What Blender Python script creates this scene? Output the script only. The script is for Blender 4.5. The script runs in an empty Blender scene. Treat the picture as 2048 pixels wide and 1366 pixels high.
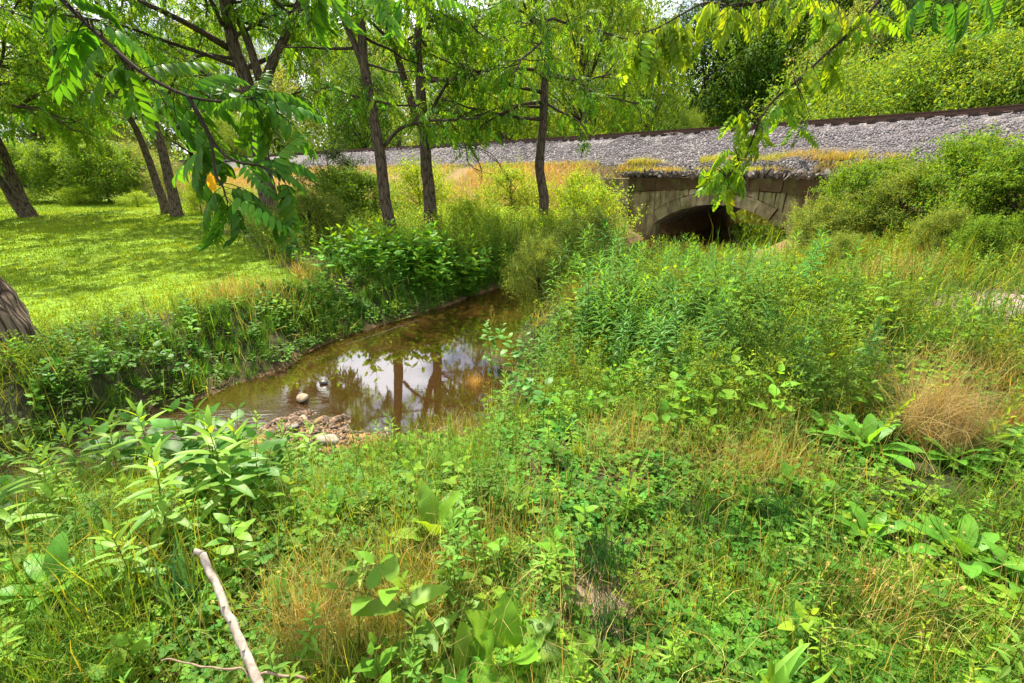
import bpy, math, numpy as np
from mathutils import Vector, Matrix
rng = np.random.default_rng(7)
sc = bpy.context.scene
COL = sc.collection
R = math.radians
# ------------------------------------------------------------------ camera, sky, sun, exposure
FPX = 967.0; PITCH = math.atan(338/967); CZ = 1.6
cam = bpy.data.objects.new("camera", bpy.data.cameras.new("camera")); COL.objects.link(cam)
cam.data.sensor_width = 36; cam.data.lens = FPX/2048*36
cam.location = (0, 0, CZ); cam.rotation_euler = (math.pi/2-PITCH, 0, 0)
cam.data.clip_start = 0.05; cam.data.clip_end = 3000
sc.camera = cam
SUN_EL, SUN_AZ = R(57), R(-28)          # azimuth from +Y (view direction) towards +X
w = bpy.data.worlds.new("World"); sc.world = w; w.use_nodes = True
nt = w.node_tree; bgn = nt.nodes['Background']
sky = nt.nodes.new('ShaderNodeTexSky'); sky.sky_type = 'NISHITA'; sky.sun_disc = False
sky.sun_elevation = SUN_EL; sky.sun_rotation = SUN_AZ; sky.air_density = 1.0; sky.dust_density = 1.5
tc = nt.nodes.new('ShaderNodeTexCoord'); mp = nt.nodes.new('ShaderNodeMapping'); mp.inputs['Scale'].default_value = (1.3, 1.3, 3.2)
cn = nt.nodes.new('ShaderNodeTexNoise'); cn.inputs['Scale'].default_value = 2.1; cn.inputs['Detail'].default_value = 7; cn.inputs['Roughness'].default_value = .58
cr = nt.nodes.new('ShaderNodeMapRange'); cr.inputs[1].default_value = .42; cr.inputs[2].default_value = .54; cr.inputs[4].default_value = .85
mx = nt.nodes.new('ShaderNodeMix'); mx.data_type = 'RGBA'; mx.inputs[7].default_value = (17.5, 17.6, 18.2, 1)
nt.links.new(tc.outputs['Generated'], mp.inputs[0]); nt.links.new(mp.outputs[0], cn.inputs[0]); nt.links.new(cn.outputs[0], cr.inputs[0])
nt.links.new(cr.outputs[0], mx.inputs[0]); nt.links.new(sky.outputs[0], mx.inputs[6]); nt.links.new(mx.outputs[2], bgn.inputs[0])
bgn.inputs[1].default_value = 0.05
sun = bpy.data.objects.new("sun", bpy.data.lights.new("sun", 'SUN')); COL.objects.link(sun)
sun.data.energy = 5.0; sun.data.angle = R(0.5); sun.data.color = (1, .93, .78)
sd = Vector((math.sin(SUN_AZ)*math.cos(SUN_EL), math.cos(SUN_AZ)*math.cos(SUN_EL), math.sin(SUN_EL)))
sun.rotation_euler = sd.to_track_quat('Z', 'Y').to_euler(); sun.location = (0, 0, 40)
sc.view_settings.view_transform = 'Standard'; sc.view_settings.look = 'None'
sc.view_settings.gamma = 1; sc.view_settings.use_curve_mapping = False
sc.view_settings.exposure = 1.5
sc.cycles.max_bounces = 6; sc.cycles.diffuse_bounces = 4; sc.cycles.glossy_bounces = 3
sc.cycles.transmission_bounces = 4; sc.cycles.transparent_max_bounces = 8
sc.cycles.sample_clamp_indirect = 6
# ------------------------------------------------------------------ helpers
CP, SP = math.cos(PITCH), math.sin(PITCH)
def ray(px, py):
    a = (px-1024)/FPX; b = (683-py)/FPX
    return a, CP+b*SP, -SP+b*CP
def pt(px, py, Y):                       # point seen at a pixel (2048-wide photo) at forward distance Y
    d = ray(px, py); t = Y/d[1]
    return np.array((d[0]*t, Y, CZ+d[2]*t))
def ptz(px, py, z):
    d = ray(px, py); t = (z-CZ)/d[2]
    return np.array((d[0]*t, d[1]*t, z))
_ph = rng.uniform(0, 6.28, (24,)); _an = rng.uniform(0, 6.28, (24,))
def noise(x, y, f, k=0):                 # smooth pseudo-random field, about -1..1
    r = 0
    for i in range(5):
        j = (k*5+i) % 24; ff = f*(.7+.37*i)
        r = r + np.sin(ff*(x*math.cos(_an[j])+y*math.sin(_an[j]))+_ph[j] + 1.3*np.sin(ff*.6*(y*math.cos(_an[j])-x*math.sin(_an[j]))+_ph[(j+7) % 24]))
    return r/2.6
def polydist(x, y, P):                   # signed distance to a polyline and arclength; positive on the left of its direction
    best = np.full(np.shape(x), 1e9); sgn = np.ones(np.shape(x)); arc = np.zeros(np.shape(x)); L0 = 0
    for (ax, ay), (bx, by) in zip(P[:-1], P[1:]):
        dx, dy = bx-ax, by-ay; l2 = dx*dx+dy*dy
        t = np.clip(((x-ax)*dx+(y-ay)*dy)/l2, 0, 1)
        qx, qy = x-(ax+t*dx), y-(ay+t*dy); d = np.hypot(qx, qy); m = d < best
        best = np.where(m, d, best); sgn = np.where(m, np.sign(dx*(y-ay)-dy*(x-ax)+1e-9), sgn); arc = np.where(m, L0+t*math.sqrt(l2), arc)
        L0 += math.sqrt(l2)
    return best*sgn, arc
def spline(P, n=12):
    P = [np.array(p, float) for p in P]; out = []
    Q = [2*P[0]-P[1]]+P+[2*P[-1]-P[-2]]
    for i in range(1, len(Q)-2):
        for k in range(n):
            t = k/n
            out.append(.5*((2*Q[i])+(-Q[i-1]+Q[i+1])*t+(2*Q[i-1]-5*Q[i]+4*Q[i+1]-Q[i+2])*t*t+(-Q[i-1]+3*Q[i]-3*Q[i+1]+Q[i+2])*t**3))
    out.append(P[-1]); return np.array(out)
def sstep(a, b, x):
    t = np.clip((x-a)/(b-a), 0, 1); return t*t*(3-2*t)
def smin(a, b, k):
    h_ = np.clip(.5+.5*(b-a)/k, 0, 1); return b*(1-h_)+a*h_-k*h_*(1-h_)
# near rail in plan, from right (close) to left (far)
RAIL = spline([(21, -8), (18.6, 4), (14.6, 14.4), (11.2, 19.1), (6.2, 24.6), (-.7, 31.3), (-16.2, 45.6), (-30, 59), (-62, 90), (-130, 156)], 6)
RZ = 3.4
BU = np.array((-.70, .714)); BU /= np.linalg.norm(BU)      # direction along bridge face (towards the left end)
BV = np.array((BU[1], -BU[0]))                            # into the embankment, away from the camera
if BV[1] < 0: BV = -BV
BC = np.array((7.45, 18.2)); HS = 2.75                    # centre of the arch on the face, half span
WATER = -.9
CK = [(tuple(BC+BV*60+BU*22), 4), (tuple(BC+BV*30+BU*8), 4.2), (tuple(BC+BV*15+BU*2.4), 3.4), (tuple(BC+BV*8), 2.6), (tuple(BC), 2.6), (tuple(BC-BV*3.5), 1.9), ((3.2, 13.3), 1.1), ((.75, 10.9), .8), ((-.5, 8.9), .85), ((-1.35, 6.9), 1.4), ((-1.8, 5.5), 1.65), ((-3.1, 4.52), .78), ((-4.0, 3.65), .42), ((-5.0, 2.5), .6), ((-8, .6), .8), ((-16, -2), 1.)]
CREEK = spline([c[0] for c in CK], 5)
_ca = np.concatenate([[0], np.cumsum(np.linalg.norm(np.diff(CREEK, axis=0), axis=1))])[::5]; CW = [(a_, c[1]) for a_, c in zip(_ca, CK)]
def creek(x, y):
    d, a = polydist(x, y, CREEK)
    return np.abs(d)-np.interp(a, [c[0] for c in CW], [c[1] for c in CW]), np.sign(d), a
LAWN = [(-3.6, 8.3), (-4.6, 10), (-6.2, 12.2), (-10.6, 18), (-14, 23.5), (-19, 29.6), (-26, 38), (-40, 44), (-90, 44), (-90, 1), (-7.2, 4.6), (-5.75, 5.7), (-4.7, 6.9)]
def inpoly(x, y, P):
    c = np.zeros(np.shape(x), bool); n = len(P)
    for i in range(n):
        (x1, y1), (x2, y2) = P[i], P[(i+1) % n]
        c ^= ((y1 > y) != (y2 > y)) & (x < (x2-x1)*(y-y1)/(y2-y1+1e-12)+x1)
    return c
def lawnmask(x, y):
    d, _ = polydist(x, y, LAWN+[LAWN[0]]); d = np.abs(d)*np.where(inpoly(x, y, LAWN), 1, -1)
    return sstep(-.35, .5, d+.35*noise(x, y, 1.7, 1))
def height(x, y):
    x = np.asarray(x, float); y = np.asarray(y, float)
    d, side, a = creek(x, y); s, _ = polydist(x, y, RAIL)
    near = side > 0
    base = np.where(near, -.02+.045*noise(x, y, 1.6, 2)+.02*np.clip(x-3, 0, 6), -.25+.04*noise(x, y, .5, 3))
    base = base - (.22*sstep(5.5, 9, y)*sstep(11, 8, x)+.45*sstep(8, 13, np.hypot(x, y))*sstep(.68, .55, np.arctan2(x, y)))*near
    base = base+np.clip(-s-11, 0, 140)*.085*sstep(10, 40, -s)           # hill beyond the track
    base = base+sstep(2, 16, x-8)*np.clip(-s-9, 0, 40)*.12
    z = np.maximum(base, np.where(s > 0, 1.98-(.40+.55*sstep(1, 6, x))*(s-2.9), 1.98+.8*(s+4.6))) * 1.0
    z = np.where((s < 2.9) & (s > -4.6), 1.98, z)
    prof = np.where(near, WATER-.03+d*np.where(y < 7, .40, .75), WATER-.03+d*np.where(x > 1.5, .7, 1.15-.55*sstep(-.5, -3.2, x))+.12*noise(x, y, 2.5, 4)*np.clip(d*2, 0, 1))
    intr = (s < 3.3) & (s > -4.9)
    prof = np.where(intr, WATER+d*14, prof)
    bed = WATER-.28*sstep(0, -.9, d)-.03+.02*noise(x, y, 5, 5)
    bar = np.exp(-(((x+2.12)/.85)**2+((y-4.55)/.46)**2))*(.29+.05*noise(x, y, 6, 1)+.03*noise(x, y, 15, 2))+np.exp(-(((x+2.9)/.5)**2+((y-4.8)/.4)**2))*.10
    z = np.where(d > 0, np.minimum(z, smin(z, prof, .12)) if not np.isscalar(z) else z, bed)
    z = np.where(d < 0, z+bar*1.0, np.maximum(z, WATER-.03))
    return z
def ground(px, py, lift=0.):             # where a pixel's ray meets the ground
    d = ray(px, py); t = np.geomspace(.8, 150, 3000)
    zz = height(d[0]*t, d[1]*t)+lift; i = int(np.argmax(CZ+d[2]*t < zz)); t = t[i]
    x, y = d[0]*t, d[1]*t
    return np.array((x, y, float(height(x, y))))
# ------------------------------------------------------------------ geometry accumulators
class G:
    def __init__(s): s.V = []; s.T = []; s.C = []; s.U = []; s.n = 0
    def add(s, V, T, C, U=None):
        V = np.asarray(V, float).reshape(-1, 3); T = np.asarray(T, int).reshape(-1, 3); n = len(V)
        C = np.asarray(C, float); C = np.broadcast_to(C, (n, 3)) if C.ndim == 1 else C
        U = np.zeros((n, 2)) if U is None else U
        s.V.append(V); s.T.append(T+s.n); s.C.append(C); s.U.append(U); s.n += n; return s
    def pack(s):
        if len(s.V) > 1: s.V = [np.concatenate(s.V)]; s.T = [np.concatenate(s.T)]; s.C = [np.concatenate(s.C)]; s.U = [np.concatenate(s.U)]
        return s.V[0], s.T[0], s.C[0], s.U[0]
    def inst(s, g, P, Rm, S=1., tint=None):   # many transformed copies of g
        V, T, C, U = g.pack(); P = np.asarray(P, float).reshape(-1, 3); n = len(P)
        if n == 0: return s
        S = np.asarray(S, float)
        if S.ndim == 0: S = np.full((n, 3), float(S))
        if S.ndim == 1: S = np.repeat(S[:, None], 3, 1)
        W = np.einsum('nij,nkj->nki', Rm, V[None]*S[:, None, :])+P[:, None, :]
        CC = np.broadcast_to(C, (n,)+C.shape)
        if tint is not None: CC = CC*np.asarray(tint)[:, None, :]
        m = len(V); TT = T[None]+(np.arange(n)*m)[:, None, None]
        return s.add(W.reshape(-1, 3), TT.reshape(-1, 3), CC.reshape(-1, 3), np.tile(U, (n, 1)))
    def mesh(s, name, mat, smooth=False):
        V, T, C, U = s.pack(); me = bpy.data.meshes.new(name)
        me.vertices.add(len(V)); me.vertices.foreach_set('co', V.astype(np.float32).ravel())
        me.loops.add(len(T)*3); me.loops.foreach_set('vertex_index', T.astype(np.int32).ravel())
        me.polygons.add(len(T)); me.polygons.foreach_set('loop_start', np.arange(0, len(T)*3, 3, dtype=np.int32))
        me.polygons.foreach_set('use_smooth', np.full(len(T), smooth, bool))
        ca = me.attributes.new('tone', 'FLOAT_COLOR', 'POINT'); ca.data.foreach_set('color', np.concatenate([C, np.ones((len(C), 1))], 1).astype(np.float32).ravel())
        ua = me.attributes.new('luv', 'FLOAT2', 'POINT'); ua.data.foreach_set('vector', U.astype(np.float32).ravel())
        me.materials.append(mat); me.update(calc_edges=True); me.validate(); return me
def nrm(v): return v/(np.linalg.norm(v, axis=-1, keepdims=True)+1e-9)
def frames(D, N):                        # columns: side, direction, normal
    D = nrm(np.asarray(D, float)); N = np.asarray(N, float)
    X = nrm(np.cross(D, N)); Z = np.cross(X, D); return np.stack([X, D, Z], -1)
def rotz(a):
    a = np.asarray(a); c, s_, o, i = np.cos(a), np.sin(a), np.zeros_like(a), np.ones_like(a)
    return np.stack([np.stack([c, -s_, o], -1), np.stack([s_, c, o], -1), np.stack([o, o, i], -1)], -2)
def tiltrot(a, tx, ty):                  # z rotation plus a small lean
    n = len(a); up = nrm(np.stack([tx, ty, np.ones(n)], -1)); x = np.stack([np.cos(a), np.sin(a), np.zeros(n)], -1)
    y = nrm(np.cross(up, x)); x = np.cross(y, up); return np.stack([x, y, up], -1)
def blade(L, W, n, prof, fold=.2, droop=.3, col=(.1, .25, .03), wave=0., tipc=None):
    """leaf lying along +Y with its normal +Z: a midrib and two halves, n segments"""
    t = np.linspace(0, 1, n+1); ww = np.array([prof(a) for a in t])*W/2
    ang = -droop*t; y = np.concatenate([[0], np.cumsum(np.cos((ang[1:]+ang[:-1])/2)*L/n)]); z = np.concatenate([[0], np.cumsum(np.sin((ang[1:]+ang[:-1])/2)*L/n)])
    wv = wave*np.sin(t*17)*W
    mid = np.stack([0*t, y, z], -1); lf = np.stack([-ww*math.cos(fold), y, z+ww*math.sin(fold)+wv], -1); rt = np.stack([ww*math.cos(fold), y, z+ww*math.sin(fold)-wv], -1)
    V = np.stack([lf, mid, rt], 1).reshape(-1, 3); U = np.stack([np.stack([0*t-1, t], -1), np.stack([0*t, t], -1), np.stack([0*t+1, t], -1)], 1).reshape(-1, 2)
    T = []
    for i in range(n):
        a = 3*i; b = a+3
        for q in (0, 1):
            if ww[i] > 1e-6: T.append((a+q, a+q+1, b+q+1 if ww[i+1] < 1e-6 and q == 0 else b+q+1))
            if ww[i+1] > 1e-6: T.append((a+q, b+q+1, b+q)) if ww[i] > 1e-6 else T.append((a+1, b+q+1, b+q))
    C = np.tile(np.array(col, float), (len(V), 1))
    if tipc is not None: tt = np.repeat(t, 3)[:, None]; C = C*(1-tt)+np.array(tipc)*tt
    return G().add(V, T, C, U)
def leaf2(L, W, col, fold=.25, droop=.25):   # cheap 4-triangle leaf
    return blade(L, W, 2, lambda t: 1. if .2 < t < .8 else 0., fold, droop, col)
lance = lambda t: max(0., math.sin(math.pi*min(1, t**.75)))**.8 if t < 1 else 0.
ovate = lambda t: (max(0., math.sin(math.pi*t**.62))**.75) if t < 1 else 0.
ellip = lambda t: max(0., math.sin(math.pi*t))**.6 if t < 1 else 0.
heart = lambda t: (.75 if t == 0 else 1.)*(max(0., 1-t**2.2))**.7
strap = lambda t: (.75+.25*math.sin(math.pi*min(1, t*1.4)))*max(0, 1-t**2.5)**.8 if t < .99 else 0.
def tube(g, P, r, n=6, col=(.1, .07, .05), lump=0.):
    P = np.asarray(P, float); r = np.asarray(r, float)*np.ones(len(P)); m = len(P)
    D = nrm(np.gradient(P, axis=0)); N = np.cross(D[0], (0.3, .1, 1.) if abs(D[0][2]) < .9 else (1., .2, 0)); N = N/np.linalg.norm(N)
    ang = np.linspace(0, 2*math.pi, n, endpoint=False); V = []; U = []; ln = 0
    for i in range(m):
        N = N-D[i]*np.dot(N, D[i]); N = N/(np.linalg.norm(N)+1e-9); B = np.cross(D[i], N)
        if i: ln += np.linalg.norm(P[i]-P[i-1])
        rr = r[i]*(1+lump*np.sin(ang*3+i*.8)+lump*.6*np.sin(ang*5-i*1.7))
        V.append(P[i]+rr[:, None]*(np.cos(ang)[:, None]*N+np.sin(ang)[:, None]*B)); U.append(np.stack([ang, np.full(n, ln)], -1))
    V = np.concatenate(V+[P[:1], P[-1:]]); U = np.concatenate(U+[[[0, 0]], [[0, ln]]]); T = []
    i, k = np.meshgrid(np.arange(m-1), np.arange(n), indexing='ij'); i = i.ravel(); k = k.ravel(); k2 = (k+1) % n
    T = np.concatenate([np.stack([i*n+k, i*n+k2, (i+1)*n+k2], -1), np.stack([i*n+k, (i+1)*n+k2, (i+1)*n+k], -1)])
    kk = np.arange(n); c0 = m*n; T = np.concatenate([T, np.stack([kk*0+c0, (kk+1) % n, kk], -1), np.stack([kk*0+c0+1, (m-1)*n+kk, (m-1)*n+(kk+1) % n], -1)])
    g.add(V, T, col, U); return g
def tub(g, P, r, **k): return tube(g, P, r, **k)
def jit(n, c, v=.18, hue=.12):
    hue = hue*1.35           # colour tints
    b = rng.normal(1, v, (n, 1)).clip(.45, 1.7); h_ = rng.normal(0, hue, (n, 1))
    return np.concatenate([b*(1+h_), b, b*(1-h_*.6)], 1).clip(.2, 2.2)*np.array(c)
# ------------------------------------------------------------------ materials
def newmat(name):
    m = bpy.data.materials.new(name); m.use_nodes = True; t = m.node_tree; t.nodes.clear()
    out = t.nodes.new('ShaderNodeOutputMaterial'); return m, t, out
def N(t, k, **kw):
    n = t.nodes.new(k)
    for a, b in kw.items():
        if a.startswith('i_'):
            key = a[2:]; key = int(key) if key.isdigit() else key.replace('_', ' ')
            n.inputs[key].default_value = b
        else: setattr(n, a, b)
    return n
def L(t, a, b): t.links.new(a, b)
def leafmat(name, trans=.4, rough=.5, spec=.15, vein=0.):
    m, t, out = newmat(name)
    at = N(t, 'ShaderNodeAttribute', attribute_name='tone')
    sv_ = N(t, 'ShaderNodeVectorMath', operation='MULTIPLY'); sv_.inputs[1].default_value = (1.04, 1.0, .70); L(t, at.outputs['Color'], sv_.inputs[0]); col = sv_.outputs[0]
    gm = N(t, 'ShaderNodeNewGeometry')
    nz = N(t, 'ShaderNodeTexNoise', i_Scale=9.0, i_Detail=3.0); L(t, gm.outputs['Position'], nz.inputs[0])
    mr = N(t, 'ShaderNodeMapRange', i_1=.3, i_2=.7, i_3=.78, i_4=1.22); L(t, nz.outputs[0], mr.inputs[0])
    mm = N(t, 'ShaderNodeVectorMath', operation='SCALE'); L(t, col, mm.inputs[0]); L(t, mr.outputs[0], mm.inputs[3]); col = mm.outputs[0]
    pb = N(t, 'ShaderNodeBsdfPrincipled', i_Roughness=rough); pb.inputs['Specular IOR Level'].default_value = spec
    if vein:
        uv = N(t, 'ShaderNodeAttribute', attribute_name='luv'); sx = N(t, 'ShaderNodeSeparateXYZ'); L(t, uv.outputs['Vector'], sx.inputs[0])
        ab = N(t, 'ShaderNodeMath', operation='ABSOLUTE'); L(t, sx.outputs[0], ab.inputs[0])
        k1 = N(t, 'ShaderNodeMath', operation='MULTIPLY_ADD', i_1=-.35); L(t, ab.outputs[0], k1.inputs[0]); L(t, sx.outputs[1], k1.inputs[2])
        k2 = N(t, 'ShaderNodeMath', operation='MULTIPLY', i_1=80.0); L(t, k1.outputs[0], k2.inputs[0])
        k3 = N(t, 'ShaderNodeMath', operation='SINE'); L(t, k2.outputs[0], k3.inputs[0])
        k4 = N(t, 'ShaderNodeMapRange', i_1=.8, i_2=1.0); L(t, k3.outputs[0], k4.inputs[0])
        k5 = N(t, 'ShaderNodeMapRange', i_1=.09, i_2=.02); L(t, ab.outputs[0], k5.inputs[0])
        k6 = N(t, 'ShaderNodeMath', operation='MAXIMUM'); L(t, k4.outputs[0], k6.inputs[0]); L(t, k5.outputs[0], k6.inputs[1])
        vm = N(t, 'ShaderNodeMix', data_type='RGBA', blend_type='MIX'); vs = N(t, 'ShaderNodeMath', operation='MULTIPLY', i_1=vein); L(t, k6.outputs[0], vs.inputs[0])
        L(t, vs.outputs[0], vm.inputs[0]); L(t, col, vm.inputs[6]); lt = N(t, 'ShaderNodeVectorMath', operation='MULTIPLY'); lt.inputs[1].default_value = (1.9, 1.5, 1.9); L(t, col, lt.inputs[0]); L(t, lt.outputs[0], vm.inputs[7]); col = vm.outputs[2]
        bp = N(t, 'ShaderNodeBump', i_Strength=.08, i_Distance=.001); L(t, k3.outputs[0], bp.inputs['Height']); L(t, bp.outputs[0], pb.inputs['Normal'])
    tr = N(t, 'ShaderNodeBsdfTranslucent'); tv = N(t, 'ShaderNodeVectorMath', operation='MULTIPLY'); tv.inputs[1].default_value = (2.2, 1.65, .6)
    L(t, col, tv.inputs[0]); L(t, tv.outputs[0], tr.inputs[0]); L(t, col, pb.inputs['Base Color'])
    mxs = N(t, 'ShaderNodeMixShader', i_0=trans); L(t, pb.outputs[0], mxs.inputs[1]); L(t, tr.outputs[0], mxs.inputs[2]); L(t, mxs.outputs[0], out.inputs[0])
    return m
M_leaf = leafmat('leaf', .42, .55, .12)
M_near = leafmat('leaf_veined', .42, .45, .22, vein=.10)
M_grass = leafmat('grass_blade', .35, .6, .12)
M_dry = leafmat('dry_straw', .25, .7, .15)
def barkmat(name, c1, c2, sc_=1.):
    m, t, out = newmat(name); pb = N(t, 'ShaderNodeBsdfPrincipled', i_Roughness=.9); pb.inputs['Specular IOR Level'].default_value = .1
    uv = N(t, 'ShaderNodeAttribute', attribute_name='luv'); sx = N(t, 'ShaderNodeSeparateXYZ'); L(t, uv.outputs['Vector'], sx.inputs[0])
    cs = N(t, 'ShaderNodeMath', operation='COSINE'); L(t, sx.outputs[0], cs.inputs[0]); sn = N(t, 'ShaderNodeMath', operation='SINE'); L(t, sx.outputs[0], sn.inputs[0])
    ly = N(t, 'ShaderNodeMath', operation='MULTIPLY', i_1=.55); L(t, sx.outputs[1], ly.inputs[0])
    cx = N(t, 'ShaderNodeCombineXYZ'); L(t, cs.outputs[0], cx.inputs[0]); L(t, sn.outputs[0], cx.inputs[1]); L(t, ly.outputs[0], cx.inputs[2])
    nz = N(t, 'ShaderNodeTexNoise', i_Scale=2.2*sc_, i_Detail=3.0); L(t, cx.outputs[0], nz.inputs[0])
    dm = N(t, 'ShaderNodeMix', data_type='VECTOR', i_0=.16); L(t, cx.outputs[0], dm.inputs[4]); L(t, nz.outputs[1], dm.inputs[5])
    vo = N(t, 'ShaderNodeTexVoronoi', feature='DISTANCE_TO_EDGE', i_Scale=5.5*sc_); L(t, dm.outputs[1], vo.inputs[0])
    n2 = N(t, 'ShaderNodeTexNoise', i_Scale=14.0, i_Detail=6.0); L(t, cx.outputs[0], n2.inputs[0])
    mr = N(t, 'ShaderNodeMapRange', i_1=0., i_2=.16); L(t, vo.outputs[0], mr.inputs[0])
    mu = N(t, 'ShaderNodeMath', operation='MULTIPLY'); L(t, mr.outputs[0], mu.inputs[0]); L(t, n2.outputs[0], mu.inputs[1])
    rp = N(t, 'ShaderNodeMix', data_type='RGBA'); rp.inputs[6].default_value = (*c1, 1); rp.inputs[7].default_value = (*c2, 1); m2 = N(t, 'ShaderNodeMapRange', i_1=.1, i_2=.6); L(t, mu.outputs[0], m2.inputs[0]); L(t, m2.outputs[0], rp.inputs[0])
    L(t, rp.outputs[2], pb.inputs['Base Color']); bp = N(t, 'ShaderNodeBump', i_Strength=1.0, i_Distance=.03); L(t, mu.outputs[0], bp.inputs['Height']); L(t, bp.outputs[0], pb.inputs['Normal'])
    L(t, pb.outputs[0], out.inputs[0]); return m
M_bark = barkmat('bark', (.045, .033, .025), (.21, .16, .115))

def plainmat(name, rough=.8, var=.25, scale=20., bump=.3, dist=.01, spec=.2, metal=0.):
    m, t, out = newmat(name); pb = N(t, 'ShaderNodeBsdfPrincipled', i_Roughness=rough, i_Metallic=metal); pb.inputs['Specular IOR Level'].default_value = spec
    at = N(t, 'ShaderNodeAttribute', attribute_name='tone'); gm = N(t, 'ShaderNodeNewGeometry')
    nz = N(t, 'ShaderNodeTexNoise', i_Scale=scale, i_Detail=6.0, i_Roughness=.65); L(t, gm.outputs['Position'], nz.inputs[0])
    mr = N(t, 'ShaderNodeMapRange', i_1=.3, i_2=.7, i_3=1-var, i_4=1+var); L(t, nz.outputs[0], mr.inputs[0])
    mm = N(t, 'ShaderNodeVectorMath', operation='SCALE'); L(t, at.outputs['Color'], mm.inputs[0]); L(t, mr.outputs[0], mm.inputs[3]); L(t, mm.outputs[0], pb.inputs['Base Color'])
    bp = N(t, 'ShaderNodeBump', i_Strength=bump, i_Distance=dist); L(t, nz.outputs[0], bp.inputs['Height']); L(t, bp.outputs[0], pb.inputs['Normal'])
    L(t, pb.outputs[0], out.inputs[0]); return m
M_barkgrey = plainmat('dead_wood', .8, .35, 60., .5, .002, .15)
M_soil = plainmat('soil', .95, .5, 14., .8, .03, .1)
M_rock = plainmat('rock', .85, .3, 25., .5, .012, .25)
M_wet = plainmat('wet_rock', .35, .4, 25., .5, .012, .5)
M_steel = plainmat('rusty_steel', .6, .45, 9., .2, .004, .4)
M_tie = plainmat('weathered_timber', .9, .4, 12., .6, .01, .1)
M_stem = plainmat('stem', .6, .2, 30., .1, .002, .3)
def stonemat():
    m, t, out = newmat('bridge_masonry'); pb = N(t, 'ShaderNodeBsdfPrincipled', i_Roughness=.9); pb.inputs['Specular IOR Level'].default_value = .15
    at = N(t, 'ShaderNodeAttribute', attribute_name='tone'); gm = N(t, 'ShaderNodeNewGeometry')
    n1 = N(t, 'ShaderNodeTexNoise', i_Scale=3.5, i_Detail=8.0, i_Roughness=.65); L(t, gm.outputs['Position'], n1.inputs[0])
    mpg = N(t, 'ShaderNodeMapping'); mpg.inputs['Scale'].default_value = (2.6, 2.6, .55); L(t, gm.outputs['Position'], mpg.inputs[0])
    n2 = N(t, 'ShaderNodeTexNoise', i_Scale=1.6, i_Detail=6.0, i_Roughness=.6); L(t, mpg.outputs[0], n2.inputs[0])
    r1 = N(t, 'ShaderNodeMapRange', i_1=.3, i_2=.7, i_3=.55, i_4=1.35); L(t, n1.outputs[0], r1.inputs[0])
    mm = N(t, 'ShaderNodeVectorMath', operation='SCALE'); L(t, at.outputs['Color'], mm.inputs[0]); L(t, r1.outputs[0], mm.inputs[3])
    r2 = N(t, 'ShaderNodeMapRange', i_1=.44, i_2=.66, i_4=.9); L(t, n2.outputs[0], r2.inputs[0])
    mx_ = N(t, 'ShaderNodeMix', data_type='RGBA'); mx_.inputs[7].default_value = (.07, .045, .022, 1); L(t, r2.outputs[0], mx_.inputs[0])
    n3 = N(t, 'ShaderNodeTexNoise', i_Scale=1.3, i_Detail=5.0, i_Roughness=.7); L(t, gm.outputs['Position'], n3.inputs[0]); r3 = N(t, 'ShaderNodeMapRange', i_1=.5, i_2=.64, i_4=.7); L(t, n3.outputs[0], r3.inputs[0])
    ms_ = N(t, 'ShaderNodeMix', data_type='RGBA'); ms_.inputs[7].default_value = (.10, .12, .03, 1); L(t, r3.outputs[0], ms_.inputs[0]); L(t, mm.outputs[0], ms_.inputs[6]); L(t, ms_.outputs[2], mx_.inputs[6])
    L(t, mx_.outputs[2], pb.inputs['Base Color']); bp = N(t, 'ShaderNodeBump', i_Strength=.9, i_Distance=.05); L(t, n1.outputs[0], bp.inputs['Height']); L(t, bp.outputs[0], pb.inputs['Normal'])
    L(t, pb.outputs[0], out.inputs[0]); return m
M_stone = stonemat()
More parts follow.
